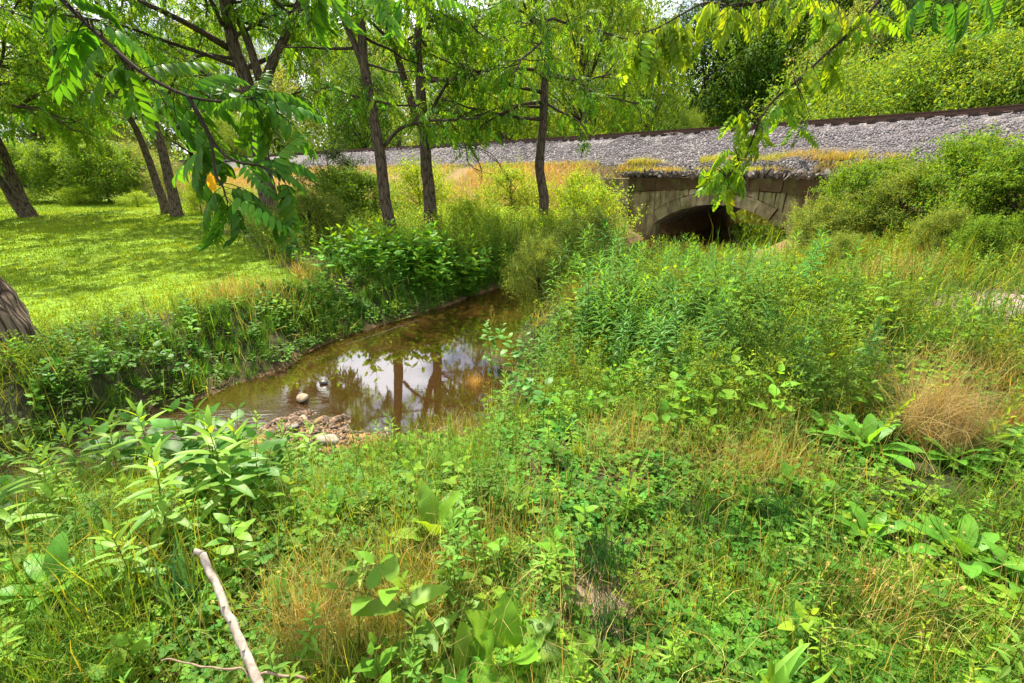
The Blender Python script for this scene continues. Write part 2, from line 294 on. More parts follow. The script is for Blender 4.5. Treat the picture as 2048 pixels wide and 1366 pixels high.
def watermat():
    m, t, out = newmat('muddy_water'); gm = N(t, 'ShaderNodeNewGeometry')
    mpg = N(t, 'ShaderNodeMapping'); mpg.inputs['Rotation'].default_value = (0, 0, R(42)); mpg.inputs['Scale'].default_value = (1, 3.2, 1); L(t, gm.outputs['Position'], mpg.inputs[0])
    n1 = N(t, 'ShaderNodeTexNoise', i_Scale=7., i_Detail=4.0); L(t, mpg.outputs[0], n1.inputs[0])
    n0 = N(t, 'ShaderNodeTexNoise', i_Scale=1.6, i_Detail=2.0); L(t, gm.outputs['Position'], n0.inputs[0])
    at = N(t, 'ShaderNodeAttribute', attribute_name='tone'); sx = N(t, 'ShaderNodeSeparateColor'); L(t, at.outputs['Color'], sx.inputs[0])
    hm = N(t, 'ShaderNodeMath', operation='MULTIPLY'); L(t, n1.outputs[0], hm.inputs[0]); L(t, sx.outputs[0], hm.inputs[1])
    ha = N(t, 'ShaderNodeMath', operation='MULTIPLY_ADD', i_1=.015); L(t, n0.outputs[0], ha.inputs[0]); L(t, hm.outputs[0], ha.inputs[2])
    bp = N(t, 'ShaderNodeBump', i_Strength=1., i_Distance=.05); L(t, ha.outputs[0], bp.inputs['Height'])
    fr = N(t, 'ShaderNodeFresnel', i_IOR=3.5); L(t, bp.outputs[0], fr.inputs['Normal'])
    gl = N(t, 'ShaderNodeBsdfGlossy', i_Roughness=.015); gl.inputs[0].default_value = (1, 1, 1, 1); L(t, bp.outputs[0], gl.inputs['Normal'])
    tp = N(t, 'ShaderNodeBsdfTransparent'); tp.inputs[0].default_value = (.74, .50, .24, 1)
    df = N(t, 'ShaderNodeBsdfDiffuse'); df.inputs[0].default_value = (.12, .06, .016, 1)
    m1 = N(t, 'ShaderNodeMixShader', i_0=.30); L(t, tp.outputs[0], m1.inputs[1]); L(t, df.outputs[0], m1.inputs[2])
    m2 = N(t, 'ShaderNodeMixShader'); L(t, fr.outputs[0], m2.inputs[0]); L(t, m1.outputs[0], m2.inputs[1]); L(t, gl.outputs[0], m2.inputs[2])
    L(t, m2.outputs[0], out.inputs[0]); return m
M_water = watermat()
# ------------------------------------------------------------------ object helpers
def link(name, data, parent=None):
    o = bpy.data.objects.new(name, data); COL.objects.link(o)
    if parent: o.parent = parent
    return o
def tag(o, label=None, cat=None, group=None, kind=None):
    if label: o['label'] = label
    if cat: o['category'] = cat
    if group: o['group'] = group
    if kind: o['kind'] = kind
    return o
def thing(name, label, cat, loc=(0, 0, 0), rz=0., scale=1., group=None, tilt=(0, 0)):
    o = link(name, None); o.location = tuple(float(v) for v in loc); o.rotation_euler = (tilt[0], tilt[1], rz); o.scale = (scale,)*3 if np.isscalar(scale) else scale
    o.empty_display_size = .1
    return tag(o, label, cat, group)
def put(parts, name, label, cat, loc, rz=0., scale=1., group=None, tilt=(0, 0)):
    """one thing made of shared part meshes"""
    t = thing(name, label, cat, loc, rz, scale, group, tilt)
    for pn, me in parts: link(pn, me, t)
    return t
# ================================================================== GROUND
def axis(c, lo, hi, d0, k):
    out = [c]; d = d0; x = c
    while x < hi: x += d; d = d0+abs(x-c)*k; out.append(x)
    d = d0; x = c; pre = []
    while x > lo: x -= d; d = d0+abs(x-c)*k; pre.append(x)
    return np.array(pre[::-1]+out)
gx = axis(-.8, -420, 420, .06, .016); gy = axis(5.0, -25, 620, .06, .013)
X, Y = np.meshgrid(gx, gy); Z = height(X, Y)
Z = Z+np.where(np.hypot(X, Y) < 30, .02*noise(X, Y, 7, 0)+.012*noise(X, Y, 17, 3), 0)*(np.abs(Z-WATER) > .03)
lm = lawnmask(X, Y); cd, cs, ca = creek(X, Y); rs, ra = polydist(X, Y, RAIL)
GC = np.zeros(X.shape+(3,)); GC[:] = (.032, .036, .015)
def mixc(m, c):
    GC[:] = GC*(1-m[..., None])+np.array(c)*m[..., None]
mixc(sstep(-.2, .6, noise(X, Y, 2.3, 2))*.5, (.075, .055, .03))
mixc(sstep(8, 20, -rs), (.10, .20, .022)); 
mixc(sstep(3.0, 3.3, rs)*sstep(9.5, 6.5, rs), (.20, .14, .06))
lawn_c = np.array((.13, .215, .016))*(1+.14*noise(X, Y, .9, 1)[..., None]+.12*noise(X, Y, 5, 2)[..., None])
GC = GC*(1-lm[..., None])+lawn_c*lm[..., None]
mixc(sstep(.15, -.05, cd), (.27, .155, .06)); mixc(sstep(.3, .0, np.abs(cd-.12))*.6, (.06, .045, .028))
pp = [ptz(2040, 640, .1), ptz(2200, 620, .1)]
mixc(np.exp(-((X-6.6)/1.1)**2-((Y-5.6)/.8)**2)*1.0, (.30, .23, .19))
mixc(np.exp(-((X-.33)/.22)**2-((Y-1.55)/.3)**2)*.9, (.24, .17, .12))
mixc(np.exp(-((X-.95)/.35)**2-((Y-2.15)/.25)**2)*.6, (.20, .15, .09))
ny, nx = X.shape; ii = np.arange(ny-1)[:, None]*nx+np.arange(nx-1)[None]; ii = ii.ravel()
GT = np.concatenate([np.stack([ii, ii+1, ii+nx+1], -1), np.stack([ii, ii+nx+1, ii+nx], -1)])
gg = G().add(np.stack([X, Y, Z], -1).reshape(-1, 3), GT, GC.reshape(-1, 3))
tag(link('ground', gg.mesh('ground', M_soil, True)), kind='structure')
# water: one sheet that follows the channel
wx = np.arange(-20, 55, .5); wy = np.arange(-3, 70, .5); WX, WY = np.meshgrid(wx, wy); wd, _, wa = creek(WX, WY)
ok = wd < .9; W_ = G(); n_ = len(wx)
rip = np.clip(np.exp(-(((WX+3.3)/.7)**2+((WY-4.35)/.45)**2))*.8+sstep(-3.5, -4.2, WX)*.7, .003, 1)
i_, j_ = np.nonzero(ok[:-1, :-1] | ok[1:, 1:] | ok[1:, :-1] | ok[:-1, 1:]); b_ = i_*n_+j_
W_.add(np.stack([WX, WY, WX*0+WATER], -1).reshape(-1, 3), np.concatenate([np.stack([b_, b_+1, b_+n_+1], -1), np.stack([b_, b_+n_+1, b_+n_], -1)]), np.repeat(rip.reshape(-1, 1), 3, 1))
tag(link('creek_water', W_.mesh('creek_water', M_water, True)), kind='structure')
# ================================================================== RAILWAY
rd = nrm(np.gradient(RAIL, axis=0)); rn = np.stack([rd[:, 1], -rd[:, 0]], -1)
if polydist(RAIL[20, 0]+rn[20, 0], RAIL[20, 1]+rn[20, 1], RAIL)[0] < 0: rn = -rn     # rn points to the camera side
SIGN = 1 if float(polydist(np.array(0.), np.array(0.), RAIL)[0]) > 0 else -1
if SIGN < 0: raise RuntimeError('rail side')
def sweep(g, prof, col, P=RAIL, Nn=rn, zoff=0.):
    m = len(P); k = len(prof); V = np.zeros((m, k, 3))
    for j, (s_, z_) in enumerate(prof): V[:, j, :2] = P+Nn*s_; V[:, j, 2] = z_+zoff
    a, b = np.meshgrid(np.arange(m-1), np.arange(k-1), indexing='ij'); q = (a*k+b).ravel()
    g.add(V.reshape(-1, 3), np.concatenate([np.stack([q, q+1, q+k+1], -1), np.stack([q, q+k+1, q+k], -1)]), col)
RL = spline([tuple(p) for p in RAIL], 8)     # dense line for the ballast bed
RLd = nrm(np.gradient(RL, axis=0)); RLn = np.stack([RLd[:, 1], -RLd[:, 0]], -1)
if np.dot(RLn[60], rn[8]) < 0: RLn = -RLn
sv = np.concatenate([np.linspace(-5.2, -2.6, 12), np.linspace(-2.3, .8, 10), np.linspace(1.0, 2.95, 20), [3.02, 3.1]])
zb = np.interp(sv, [-5.2, -2.5, .35, .62, 2.9, 3.02, 3.1], [1.4, 3.2, 3.2, 3.10, 1.95, 1.85, 1.0])
VB = np.zeros((len(RL), len(sv), 3)); VB[..., :2] = RL[:, None]+RLn[:, None]*sv[None, :, None]; VB[..., 2] = zb
lump = noise(VB[..., 0], VB[..., 1], 1.3, 3)*.07+noise(VB[..., 0], VB[..., 1], 4.5, 1)*.035
VB[..., 2] += lump*np.where(np.abs(sv+.7) < 1.6, .15, 1)
kb = len(sv); a_, b2 = np.meshgrid(np.arange(len(RL)-1), np.arange(kb-1), indexing='ij'); q_ = (a_*kb+b2).ravel()
tt_ = noise(VB[..., 0], VB[..., 1], .6, 2)[..., None]
bc = np.array((.165, .15, .15))*(1-.12*tt_)
br = sstep(11.5, 15, VB[..., 0])*sstep(1., 2.2, np.broadcast_to(sv, VB.shape[:2])); bc = bc*(1-br[..., None]*.55)+np.array((.10, .07, .065))*br[..., None]*.55
BG = G().add(VB.reshape(-1, 3), np.concatenate([np.stack([q_, q_+1, q_+kb+1], -1), np.stack([q_, q_+kb+1, q_+kb], -1)]), bc.reshape(-1, 3))
def ballastmat():
    m, t, out = newmat('ballast_bed'); pb = N(t, 'ShaderNodeBsdfPrincipled', i_Roughness=.95); pb.inputs['Specular IOR Level'].default_value = .1
    at = N(t, 'ShaderNodeAttribute', attribute_name='tone'); gm = N(t, 'ShaderNodeNewGeometry')
    vo = N(t, 'ShaderNodeTexVoronoi', i_Scale=13.0); L(t, gm.outputs['Position'], vo.inputs[0])
    hs = N(t, 'ShaderNodeSeparateColor'); L(t, vo.outputs['Color'], hs.inputs[0]); mr = N(t, 'ShaderNodeMapRange', i_3=.45, i_4=1.5); L(t, hs.outputs[0], mr.inputs[0])
    mm = N(t, 'ShaderNodeVectorMath', operation='SCALE'); L(t, at.outputs['Color'], mm.inputs[0]); L(t, mr.outputs[0], mm.inputs[3]); L(t, mm.outputs[0], pb.inputs['Base Color'])
    bp = N(t, 'ShaderNodeBump', i_Strength=1., i_Distance=.06, invert=True); L(t, vo.outputs['Distance'], bp.inputs['Height']); L(t, bp.outputs[0], pb.inputs['Normal'])
    L(t, pb.outputs[0], out.inputs[0]); return m
tag(link('ballast_bed', BG.mesh('ballast_bed', ballastmat(), True)), kind='structure')
def stone(seed, flat=.7, sub=1):
    r = np.random.default_rng(seed); ph = (1+5**.5)/2
    v = np.array([(-1, ph, 0), (1, ph, 0), (-1, -ph, 0), (1, -ph, 0), (0, -1, ph), (0, 1, ph), (0, -1, -ph), (0, 1, -ph), (ph, 0, -1), (ph, 0, 1), (-ph, 0, -1), (-ph, 0, 1)], float); v /= np.linalg.norm(v[0])
    f = [(0, 11, 5), (0, 5, 1), (0, 1, 7), (0, 7, 10), (0, 10, 11), (1, 5, 9), (5, 11, 4), (11, 10, 2), (10, 7, 6), (7, 1, 8), (3, 9, 4), (3, 4, 2), (3, 2, 6), (3, 6, 8), (3, 8, 9), (4, 9, 5), (2, 4, 11), (6, 2, 10), (8, 6, 7), (9, 8, 1)]
    for _ in range(sub):
        v = list(map(tuple, v)); idx = {}; nf = []
        def mid(a, b):
            k = (min(a, b), max(a, b))
            if k not in idx: q = (np.array(v[a])+np.array(v[b])); q = q/np.linalg.norm(q); v.append(tuple(q)); idx[k] = len(v)-1
            return idx[k]
        for a, b, c in f: ab, bc_, ca_ = mid(a, b), mid(b, c), mid(c, a); nf += [(a, ab, ca_), (b, bc_, ab), (c, ca_, bc_), (ab, bc_, ca_)]
        f = nf; v = np.array(v)
    q = r.normal(0, 1, (4, 3)); v = v*(1+.13*np.sin(v@q.T*2.2).sum(1, keepdims=True)*.6); v = v*np.array((1, r.uniform(.65, .95), flat))
    return G().add(v, f, (1, 1, 1))
ST = [stone(i, .7, 0) for i in range(5)]; STS = [stone(i+20, .62, 2) for i in range(6)]
nb = 42000; ia = (rng.power(1.0, nb)**1.9*.6*(len(RL)-2)+len(RL)*.02).astype(int); fr_ = rng.random(nb); ss_ = rng.uniform(.32, 3.1, nb)
ia = np.clip(ia+24, 0, len(RL)-2)
pb_ = RL[ia]*(1-fr_[:, None])+RL[ia+1]*fr_[:, None]+RLn[ia]*ss_[:, None]
zb_ = np.interp(ss_, sv, zb)+noise(pb_[:, 0], pb_[:, 1], 1.3, 3)*.07+noise(pb_[:, 0], pb_[:, 1], 4.5, 1)*.035
SG = G()
for k in range(5):
    m_ = np.arange(nb) % 5 == k; n_m = m_.sum(); brn = sstep(11.5, 15, pb_[m_, 0])*sstep(1., 2.2, ss_[m_])
    c_ = jit(n_m, (.19, .168, .172), .2, .04)*(1-brn[:, None]*.6*np.array((.85, 1, 1)))
    SG.inst(ST[k], np.column_stack([pb_[m_], zb_[m_]+.01]), frames(rng.normal(size=(n_m, 3)), rng.normal(size=(n_m, 3))), rng.uniform(.014, .036, n_m)*(1+np.hypot(pb_[m_, 0], pb_[m_, 1])/60), c_)
tag(link('ballast_stones', SG.mesh('ballast_stones', M_rock)), 'pale grey crushed stones heaped under the rails', 'ballast', kind='stuff')
trk = thing('railway_track', 'rusty railway track running along the top of the gravel embankment', 'railway track', (float(RAIL[24, 0]), float(RAIL[24, 1]), 3.1))
def link_at(name, me, par):              # child whose mesh is in world coordinates
    o = link(name, me, par); o.matrix_parent_inverse = Matrix.Translation(-par.location); return o
prof = [(-.075, 0), (.075, 0), (.075, .015), (.012, .035), (.012, .14), (.037, .15), (.037, .185), (-.037, .185), (-.037, .15), (-.012, .14), (-.012, .035), (-.075, .015), (-.075, 0)]
for off in (0, -1.51):
    g_ = G(); sweep(g_, [(s_+off, z_+RZ-.17) for s_, z_ in prof], (.085, .042, .028)); link_at('rail', g_.mesh('rail', M_steel), trk)
tg = G(); bx = np.array([(x_, y_, z_) for x_ in (-.115, .115) for y_ in (-1.3, 1.3) for z_ in (-.09, .09)])
tg.add(bx, [(0, 1, 3), (0, 3, 2), (4, 6, 7), (4, 7, 5), (0, 4, 5), (0, 5, 1), (2, 3, 7), (2, 7, 6), (1, 5, 7), (1, 7, 3), (0, 2, 6), (0, 6, 4)], (.055, .04, .032)); tme = tg.mesh('tie', M_tie)
cum = np.concatenate([[0], np.cumsum(np.linalg.norm(np.diff(RAIL, axis=0), axis=1))]); far = G(); k = 0; sa = 13.0
while sa < 150:
    x_ = np.interp(sa, cum, RAIL[:, 0]); y_ = np.interp(sa, cum, RAIL[:, 1]); i_ = min(np.searchsorted(cum, sa), len(rn)-1); nv = rn[i_]; th = math.atan2(rd[i_, 1], rd[i_, 0])
    c = (x_-nv[0]*.75, y_-nv[1]*.75, RZ-.262+rng.uniform(-.01, .01))
    if k < 98:
        o = link('tie', tme, trk); o.matrix_parent_inverse = Matrix.Translation(-trk.location); o.location = c; o.rotation_euler = (0, 0, th+rng.uniform(-.02, .02))
    else: far.inst(tg, [c], rotz(np.array([th])))
    sa += .52; k += 1
o = link_at('distant_ties', far.mesh('distant_ties', M_tie), trk); o['kind'] = 'stuff'
# ================================================================== BRIDGE
def bpt(u, v, z): return np.array((BC[0]+BU[0]*u+BV[0]*v, BC[1]+BU[1]*u+BV[1]*v, z))
def block(g, c8, col):                    # 8 corners: (front bottom-l, bottom-r, top-r, top-l), then back
    c8 = np.array(c8); c8[:4] += rng.normal(0, .012, (4, 3)); g.add(c8, [(0, 1, 2), (0, 2, 3), (4, 6, 5), (4, 7, 6), (0, 4, 5), (0, 5, 1), (1, 5, 6), (1, 6, 2), (2, 6, 7), (2, 7, 3), (3, 7, 4), (3, 4, 0)], col)
bridge = thing('stone_arch_bridge', 'weathered stone arch bridge carrying the railway over the creek', 'bridge', bpt(0, 0, WATER))
ZC, ZS = .50, -.55; rise = ZC-ZS; RA = (HS**2+rise**2)/(2*rise); zc0 = ZC-RA; amax = math.asin(HS/RA)
e0_ = 0; LS = 3.75                                # wall half length
FR = -.12                                # spring line of the face before it meets the ring
def arcp(a, r): return r*math.sin(a), zc0+r*math.cos(a)
def stc(): return np.array([(.36, .31, .18), (.30, .26, .14), (.40, .35, .21), (.27, .22, .12), (.33, .31, .16)][rng.integers(5)])*rng.uniform(.62, .95)
g1 = G(); nv_ = 11; e = .013
for i in range(nv_):
    a0 = -amax+2*amax*i/nv_+e/RA; a1 = -amax+2*amax*(i+1)/nv_-e/RA; j0 = rng.uniform(-.05, .0); r1 = RA+.42
    cs_ = [arcp(a0, RA), arcp(a1, RA), arcp(a1, r1), arcp(a0, r1)]
    block(g1, [bpt(u, j0, z) for u, z in cs_]+[bpt(u, .6, z) for u, z in cs_], stc())
link_at('arch_ring', g1.mesh('arch_ring', M_stone), bridge)
g1 = G(); n2_ = 11; u = -LS
def top2(u): return 1.02-.030*u*u*.5      # second course crowns over the arch
def ringtop(u):
    r1 = RA+.425; return zc0+math.sqrt(max(r1*r1-u*u, 0)) if abs(u) < r1*math.sin(amax) else -1.2
us = np.sort(np.concatenate([np.linspace(-LS, LS, 7)[1:-1]+rng.uniform(-.3, .3, 5), [-LS, LS]]))
for a, b in zip(us[:-1], us[1:]):
    j0 = rng.uniform(-.035, .02); sub = np.linspace(a+e, b-e, 7); c_ = stc()*np.array((1.05, 1.05, 1.0))
    for p_, q2 in zip(sub[:-1], sub[1:]):
        zl, zr = ringtop(p_)+.008, ringtop(q2)+.008
        if abs(p_) > RA*math.sin(amax) or abs(q2) > RA*math.sin(amax): zl = zr = -1.25
        block(g1, [bpt(*w_) for w_ in ((p_, j0, zl), (q2, j0, zr), (q2, j0, top2(q2)), (p_, j0, top2(p_)), (p_, .6, zl), (q2, .6, zr), (q2, .6, top2(q2)), (p_, .6, top2(p_)))], c_)
link_at('spandrel_wall', g1.mesh('spandrel_wall', M_stone), bridge)
g1 = G(); us = np.linspace(-LS, LS, 6); us[1:-1] += rng.uniform(-.35, .35, 4)
for a, b in zip(us[:-1], us[1:]):
    j0 = rng.uniform(-.09, -.05); c_ = stc()*np.array((.30, .24, .18)); ztop = 1.42+rng.uniform(-.01, .02); sub = np.linspace(a+e, b-e, 5)
    for p_, q2 in zip(sub[:-1], sub[1:]):
        block(g1, [bpt(*w_) for w_ in ((p_, j0, top2(p_)+.012), (q2, j0, top2(q2)+.012), (q2, j0, ztop), (p_, j0, ztop), (p_, .6, top2(p_)+.012), (q2, .6, top2(q2)+.012), (q2, .6, ztop), (p_, .6, ztop))], c_)
link_at('parapet_course', g1.mesh('parapet_course', M_stone), bridge)
g1 = G()                                  # ragged rubble cap
for i in range(420):
    u = rng.uniform(-LS-.25, LS+.3); v = rng.uniform(-.22, .45); g1.inst(ST[i % 5], [bpt(u, v, 1.46+rng.uniform(0, .16)+.03*math.sin(u*3))], frames(rng.normal(size=(1, 3)), rng.normal(size=(1, 3))), np.array([[rng.uniform(.06, .22), rng.uniform(.06, .15), rng.uniform(.04, .08)]]), jit(1, (.13, .11, .09), .3, .05))
link_at('rubble_cap', g1.mesh('rubble_cap', M_rock), bridge)
g1 = G()                                  # barrel: inner surface running under the track
na, nl = 24, 18; LB = 8.1
an = np.linspace(-amax, amax, na); vv = np.linspace(.0, LB, nl); pts = []
for v in vv:
    row = [bpt(-HS, v, -1.4)]+[bpt(*(lambda q: (q[0], v, q[1]))(arcp(a, RA+(.004 if v < .61 else 0)))) for a in an]+[bpt(HS, v, -1.4)]; pts.append(row)
pts = np.array(pts); k_ = pts.shape[1]; a_, b_ = np.meshgrid(np.arange(nl-1), np.arange(k_-1), indexing='ij'); q_ = (a_*k_+b_).ravel()
g1.add(pts.reshape(-1, 3), np.concatenate([np.stack([q_, q_+1, q_+k_+1], -1), np.stack([q_, q_+k_+1, q_+k_], -1)]), (.20, .16, .10))
link_at('barrel_vault', g1.mesh('barrel_vault', M_stone), bridge)
g1 = G()                                  # far face
for sgn in (-1, 1):
    for i in range(6):
        a0, a1 = amax*i/6, amax*(i+1)/6; q = [arcp(sgn*a0, RA), arcp(sgn*a1, RA)]
        block(g1, [bpt(q[0][0], LB-.4, q[0][1]), bpt(q[1][0], LB-.4, q[1][1]), bpt(q[1][0], LB-.4, 1.5), bpt(q[0][0], LB-.4, 1.5), bpt(q[0][0], LB, q[0][1]), bpt(q[1][0], LB, q[1][1]), bpt(q[1][0], LB, 1.5), bpt(q[0][0], LB, 1.5)], stc())
    block(g1, [bpt(sgn*u_, v_, z_) for v_ in (LB-.4, LB) for u_, z_ in ((HS, -1.3), (LS, -1.3), (LS, 1.5), (HS, 1.5))], stc())
link_at('far_wall', g1.mesh('far_wall', M_stone), bridge)
for sgn in (-1, 1):                      # wing walls turning out from the face
    g1 = G()
    for r_ in range(5):
        z0 = -1.3+r_*.54; z1 = z0+.53; n_b = 3
        for q in range(n_b):
            a0 = q*.62+.005; a1 = (q+1)*.62-.005; zt = min(z1, 1.38-.0*q); j0 = rng.uniform(-.04, .02)
            if sgn < 0: a0 *= .45; a1 *= .45
            f = lambda a, t_: bpt(sgn*(LS+.003+a*.72)+(0), -.02+j0-a*.28+t_, 0)
            c8 = [];
            for t_ in (0, .45):
                for a, z in ((a0, z0), (a1, z0), (a1, zt), (a0, zt)): p = f(a, t_); p[2] = z; c8.append(p)
            block(g1, c8, stc()*(1.25 if sgn > 0 else 1.1))
    link_at('wing_wall', g1.mesh('wing_wall', M_stone), bridge)
# ================================================================== PLANT PROTOTYPES
GR = dict(mid=(.075, .18, .022), bright=(.15, .30, .025), yel=(.22, .34, .03), dark=(.022, .075, .016), deep=(.04, .12, .02), blue=(.05, .13, .06), pale=(.17, .24, .09), straw=(.40, .30, .13), tan=(.38, .22, .10), orange=(.46, .26, .09), stem=(.12, .17, .04), red=(.16, .07, .04))
def compound(Lr, pairs, lf, droop=.5, hang=.5, col=(.08, .2, .02), seed=0, termi=True):
    r = np.random.default_rng(seed); g = G(); m = 8; t = np.linspace(0, 1, m)
    ang = .15-droop*t*1.6; P = np.zeros((m, 3)); d = Lr/(m-1)
    for i in range(1, m): P[i] = P[i-1]+d*np.array((0.02*math.sin(i+seed), math.cos(ang[i]), math.sin(ang[i])))
    tube(g, P, np.linspace(.0035, .0012, m)*Lr/.45, n=3, col=(.10, .17, .03))
    ps = []; D = []; Nn = []; S = []
    for k in range(pairs):
        u = .22+.76*k/max(1, pairs-1); q = np.array([np.interp(u, t, P[:, j]) for j in range(3)]); a = np.interp(u, t, ang)
        fw = np.array((0, math.cos(a), math.sin(a)))
        for sgn in (-1, 1):
            dd = fw*(.28+.5*u*u)+np.array((sgn, 0, 0))*(1-.25*u)+np.array((0, 0, -hang*r.uniform(.5, 1.3)))+r.normal(0, .09, 3)
            ps.append(q); D.append(dd); Nn.append(np.array((sgn*.45*hang, 0, 1))+r.normal(0, .15, 3)); S.append((.75+.5*math.sin(math.pi*min(1, .15+.8*u)))*r.uniform(.88, 1.1))
    if termi: ps.append(P[-1]); D.append((0, math.cos(ang[-1]), math.sin(ang[-1]))); Nn.append((0, .2, 1)); S.append(1.)
    g.inst(lf, ps, frames(D, Nn), np.array(S), jit(len(ps), (1, 1, 1), .1, .05)); return g
lf_cheap = leaf2(.108, .040, (1, 1, 1), .2, .35)
def cmp_cheap(Lr, pairs, L_=.105, W=.032, **k): return compound(Lr, pairs, G().add(*(lambda p: (p[0]*np.array((W/.032, L_/.105, 1)), p[1], p[2], p[3]))(lf_cheap.pack())), **k)
WAL = [cmp_cheap(.5, 7, droop=.35+.2*i, hang=.3+.25*i, seed=i) for i in range(4)]
for g_ in WAL: g_.pack()
lf_fine = blade(.135, .046, 7, lance, .16, .55, (1, 1, 1))
AIL = [compound(.52, 8, lf_fine, droop=.3+.22*i, hang=.45+.3*i, seed=10+i) for i in range(5)]
def branchline(p0, d, Lb, n=7, wig=.12, grav=-.05, r=rng):
    P = [np.array(p0, float)]; d = nrm(np.array(d, float)); st = Lb/n
    for i in range(n):
        d = nrm(d+r.normal(0, wig, 3)+np.array((0, 0, grav))); P.append(P[-1]+d*st)
    return np.array(P)
def interpP(P, t):
    f = t*(len(P)-1); i = min(int(f), len(P)-2); return P[i]+(P[i+1]-P[i])*(f-i), nrm(P[i+1]-P[i])
def crown_leaves(g, pos, dirs, protos, size, col, seed, cv=.2, ch=.12, down=.35):
    r = np.random.default_rng(seed); n = len(pos); k = r.integers(0, len(protos), n)
    D = nrm(np.array(dirs))*.55+nrm(r.normal(0, 1, (n, 3))*np.array((1, 1, .3)))*.8+np.array((0, 0, -down)); Nn = r.normal(0, .3, (n, 3))+np.array((0, 0, 1.))
    c = jit(n, col, cv, ch); S = r.uniform(.75, 1.2, n)*size
    for j in range(len(protos)):
        m = k == j
        if m.any(): g.inst(protos[j], np.array(pos)[m], frames(D[m], Nn[m]), S[m], c[m])
def tree(name, label, cat, stems, limbs, seed, leafcol=(.10, .235, .022), size=1., dens=1., group=None, protos=WAL, cutz=-99, extra=(), crown_top=None, bark=M_bark, smooth=True, nside=12, avoid=None):
    """stems: [(points, r0, r1, lump)]; limbs: (stem index, n, t0, t1, length, up, leaves per twig, azimuth centre or None, spread)"""
    r = np.random.default_rng(seed); base = stems[0][0][0]; t = thing(name, label, cat, base, group=group); o = np.array(base)
    tg_ = G(); sp = []
    for P, r0, r1, lp in stems:
        S = spline(P, 6); rr = np.linspace(r0, r1, len(S))
        if lp > 0: rr = rr*(1+.35*np.exp(-np.arange(len(S))/3.))
        tube(tg_, S-o, rr, n=nside, lump=.06); sp.append((S, r0, r1))
    bg_ = G(); lp_, ld_ = [], []
    for (si, n, t0, t1, Lb, up, nl, azc, azs) in limbs:
        S, r0, r1 = sp[si]
        for i in range(n):
            u = t0+(t1-t0)*(i+r.uniform(.1, .9))/n; p, dd = interpP(S, u); a = r.uniform(0, 2*math.pi) if azc is None else azc+r.uniform(-azs, azs)
            Lc = Lb*r.uniform(.7, 1.25); P = branchline(p, (math.cos(a), math.sin(a), up+r.uniform(-.2, .25)), Lc, 8, .2, -.02, r)
            rb = min((r0+(r1-r0)*u)*.5, .018*Lc+.006); tube(bg_, P-o, np.linspace(rb, rb*.25, len(P)), n=6)
            nt_ = max(3, int(Lc*2.6))
            for k in range(nt_):
                v = .22+.78*(k+r.uniform(0, 1))/nt_; q, qd = interpP(P, min(v, .999)); sd_ = nrm(np.cross(qd, (0, 0, 1)))*r.choice([-1, 1])
                td = qd*.5+sd_*r.uniform(.5, 1)+np.array((0, 0, r.uniform(-.25, .35))); tl = Lc*.33*r.uniform(.6, 1.2)*(1.15-.5*v)
                Tq = branchline(q, td, tl, 4, .16, -.05, r); tube(bg_, Tq-o, np.linspace(rb*.3, .003, len(Tq)), n=4)
                m = max(1, int(nl*dens*r.uniform(.7, 1.3)))
                for j in range(m):
                    pp_, pd = interpP(Tq, min(.999, .15+.85*(j+r.uniform(0, 1))/m)); lp_.append(pp_-o); ld_.append(pd)
    for P, r0 in extra:
        S = spline(P, 5); tube(bg_, S-o, np.linspace(r0, r0*.3, len(S)), n=7)
        for k in range(int(len(S)*1.2)):
            q, qd = interpP(S, r.uniform(.35, .999)); Tq = branchline(q, qd*.5+nrm(r.normal(0, 1, 3)), .45, 4, .15, -.05, r); tube(bg_, Tq-o, np.linspace(.008, .003, len(Tq)), n=4)
            for j in range(2): pp_, pd = interpP(Tq, r.uniform(.2, .99)); lp_.append(pp_-o); ld_.append(pd)
    tr_ = link('trunk', tg_.mesh('trunk', bark, smooth), t)
    if bg_.n: link('branches', bg_.mesh('branches', bark, True), t)
    if lp_:
        lp_, ld_ = np.array(lp_), np.array(ld_)
        if avoid is not None:
            k_ = avoid(lp_+o); lp_, ld_ = lp_[k_], ld_[k_]
        cg = G(); crown_leaves(cg, lp_, ld_, protos, size, leafcol, seed); link('crown', cg.mesh('crown', M_leaf), t)
    return t
def P_(lst, Y): return [pt(x, y, Y if np.isscalar(Y) else Y[i]) for i, (x, y) in enumerate(lst)]
def rooted(lst, Y, sink=.15):             # stem whose foot stands on the ground below the first pixel
    P = P_(lst, Y); b = P[0]; z = float(height(b[0], b[1]))-sink
    if b[2] > z+.05: d = (P[0]-P[1])/(P[1][2]-P[0][2]); P = [P[0]+d*(b[2]-z)]+P
    return P
def skygap(P):                           # open window between the crowns over the pool
    e = np.degrees(np.arctan2(P[:, 2]-CZ, np.hypot(P[:, 0], P[:, 1]))); a = np.degrees(np.arctan2(P[:, 0], P[:, 1]))
    ins = (np.abs(a+13.5) < 9.5+1.5*np.sin(P[:, 2]*3)) & (e > 20.5) & (e < 50)
    return ~ins | (np.random.default_rng(5).random(len(P)) < .10)
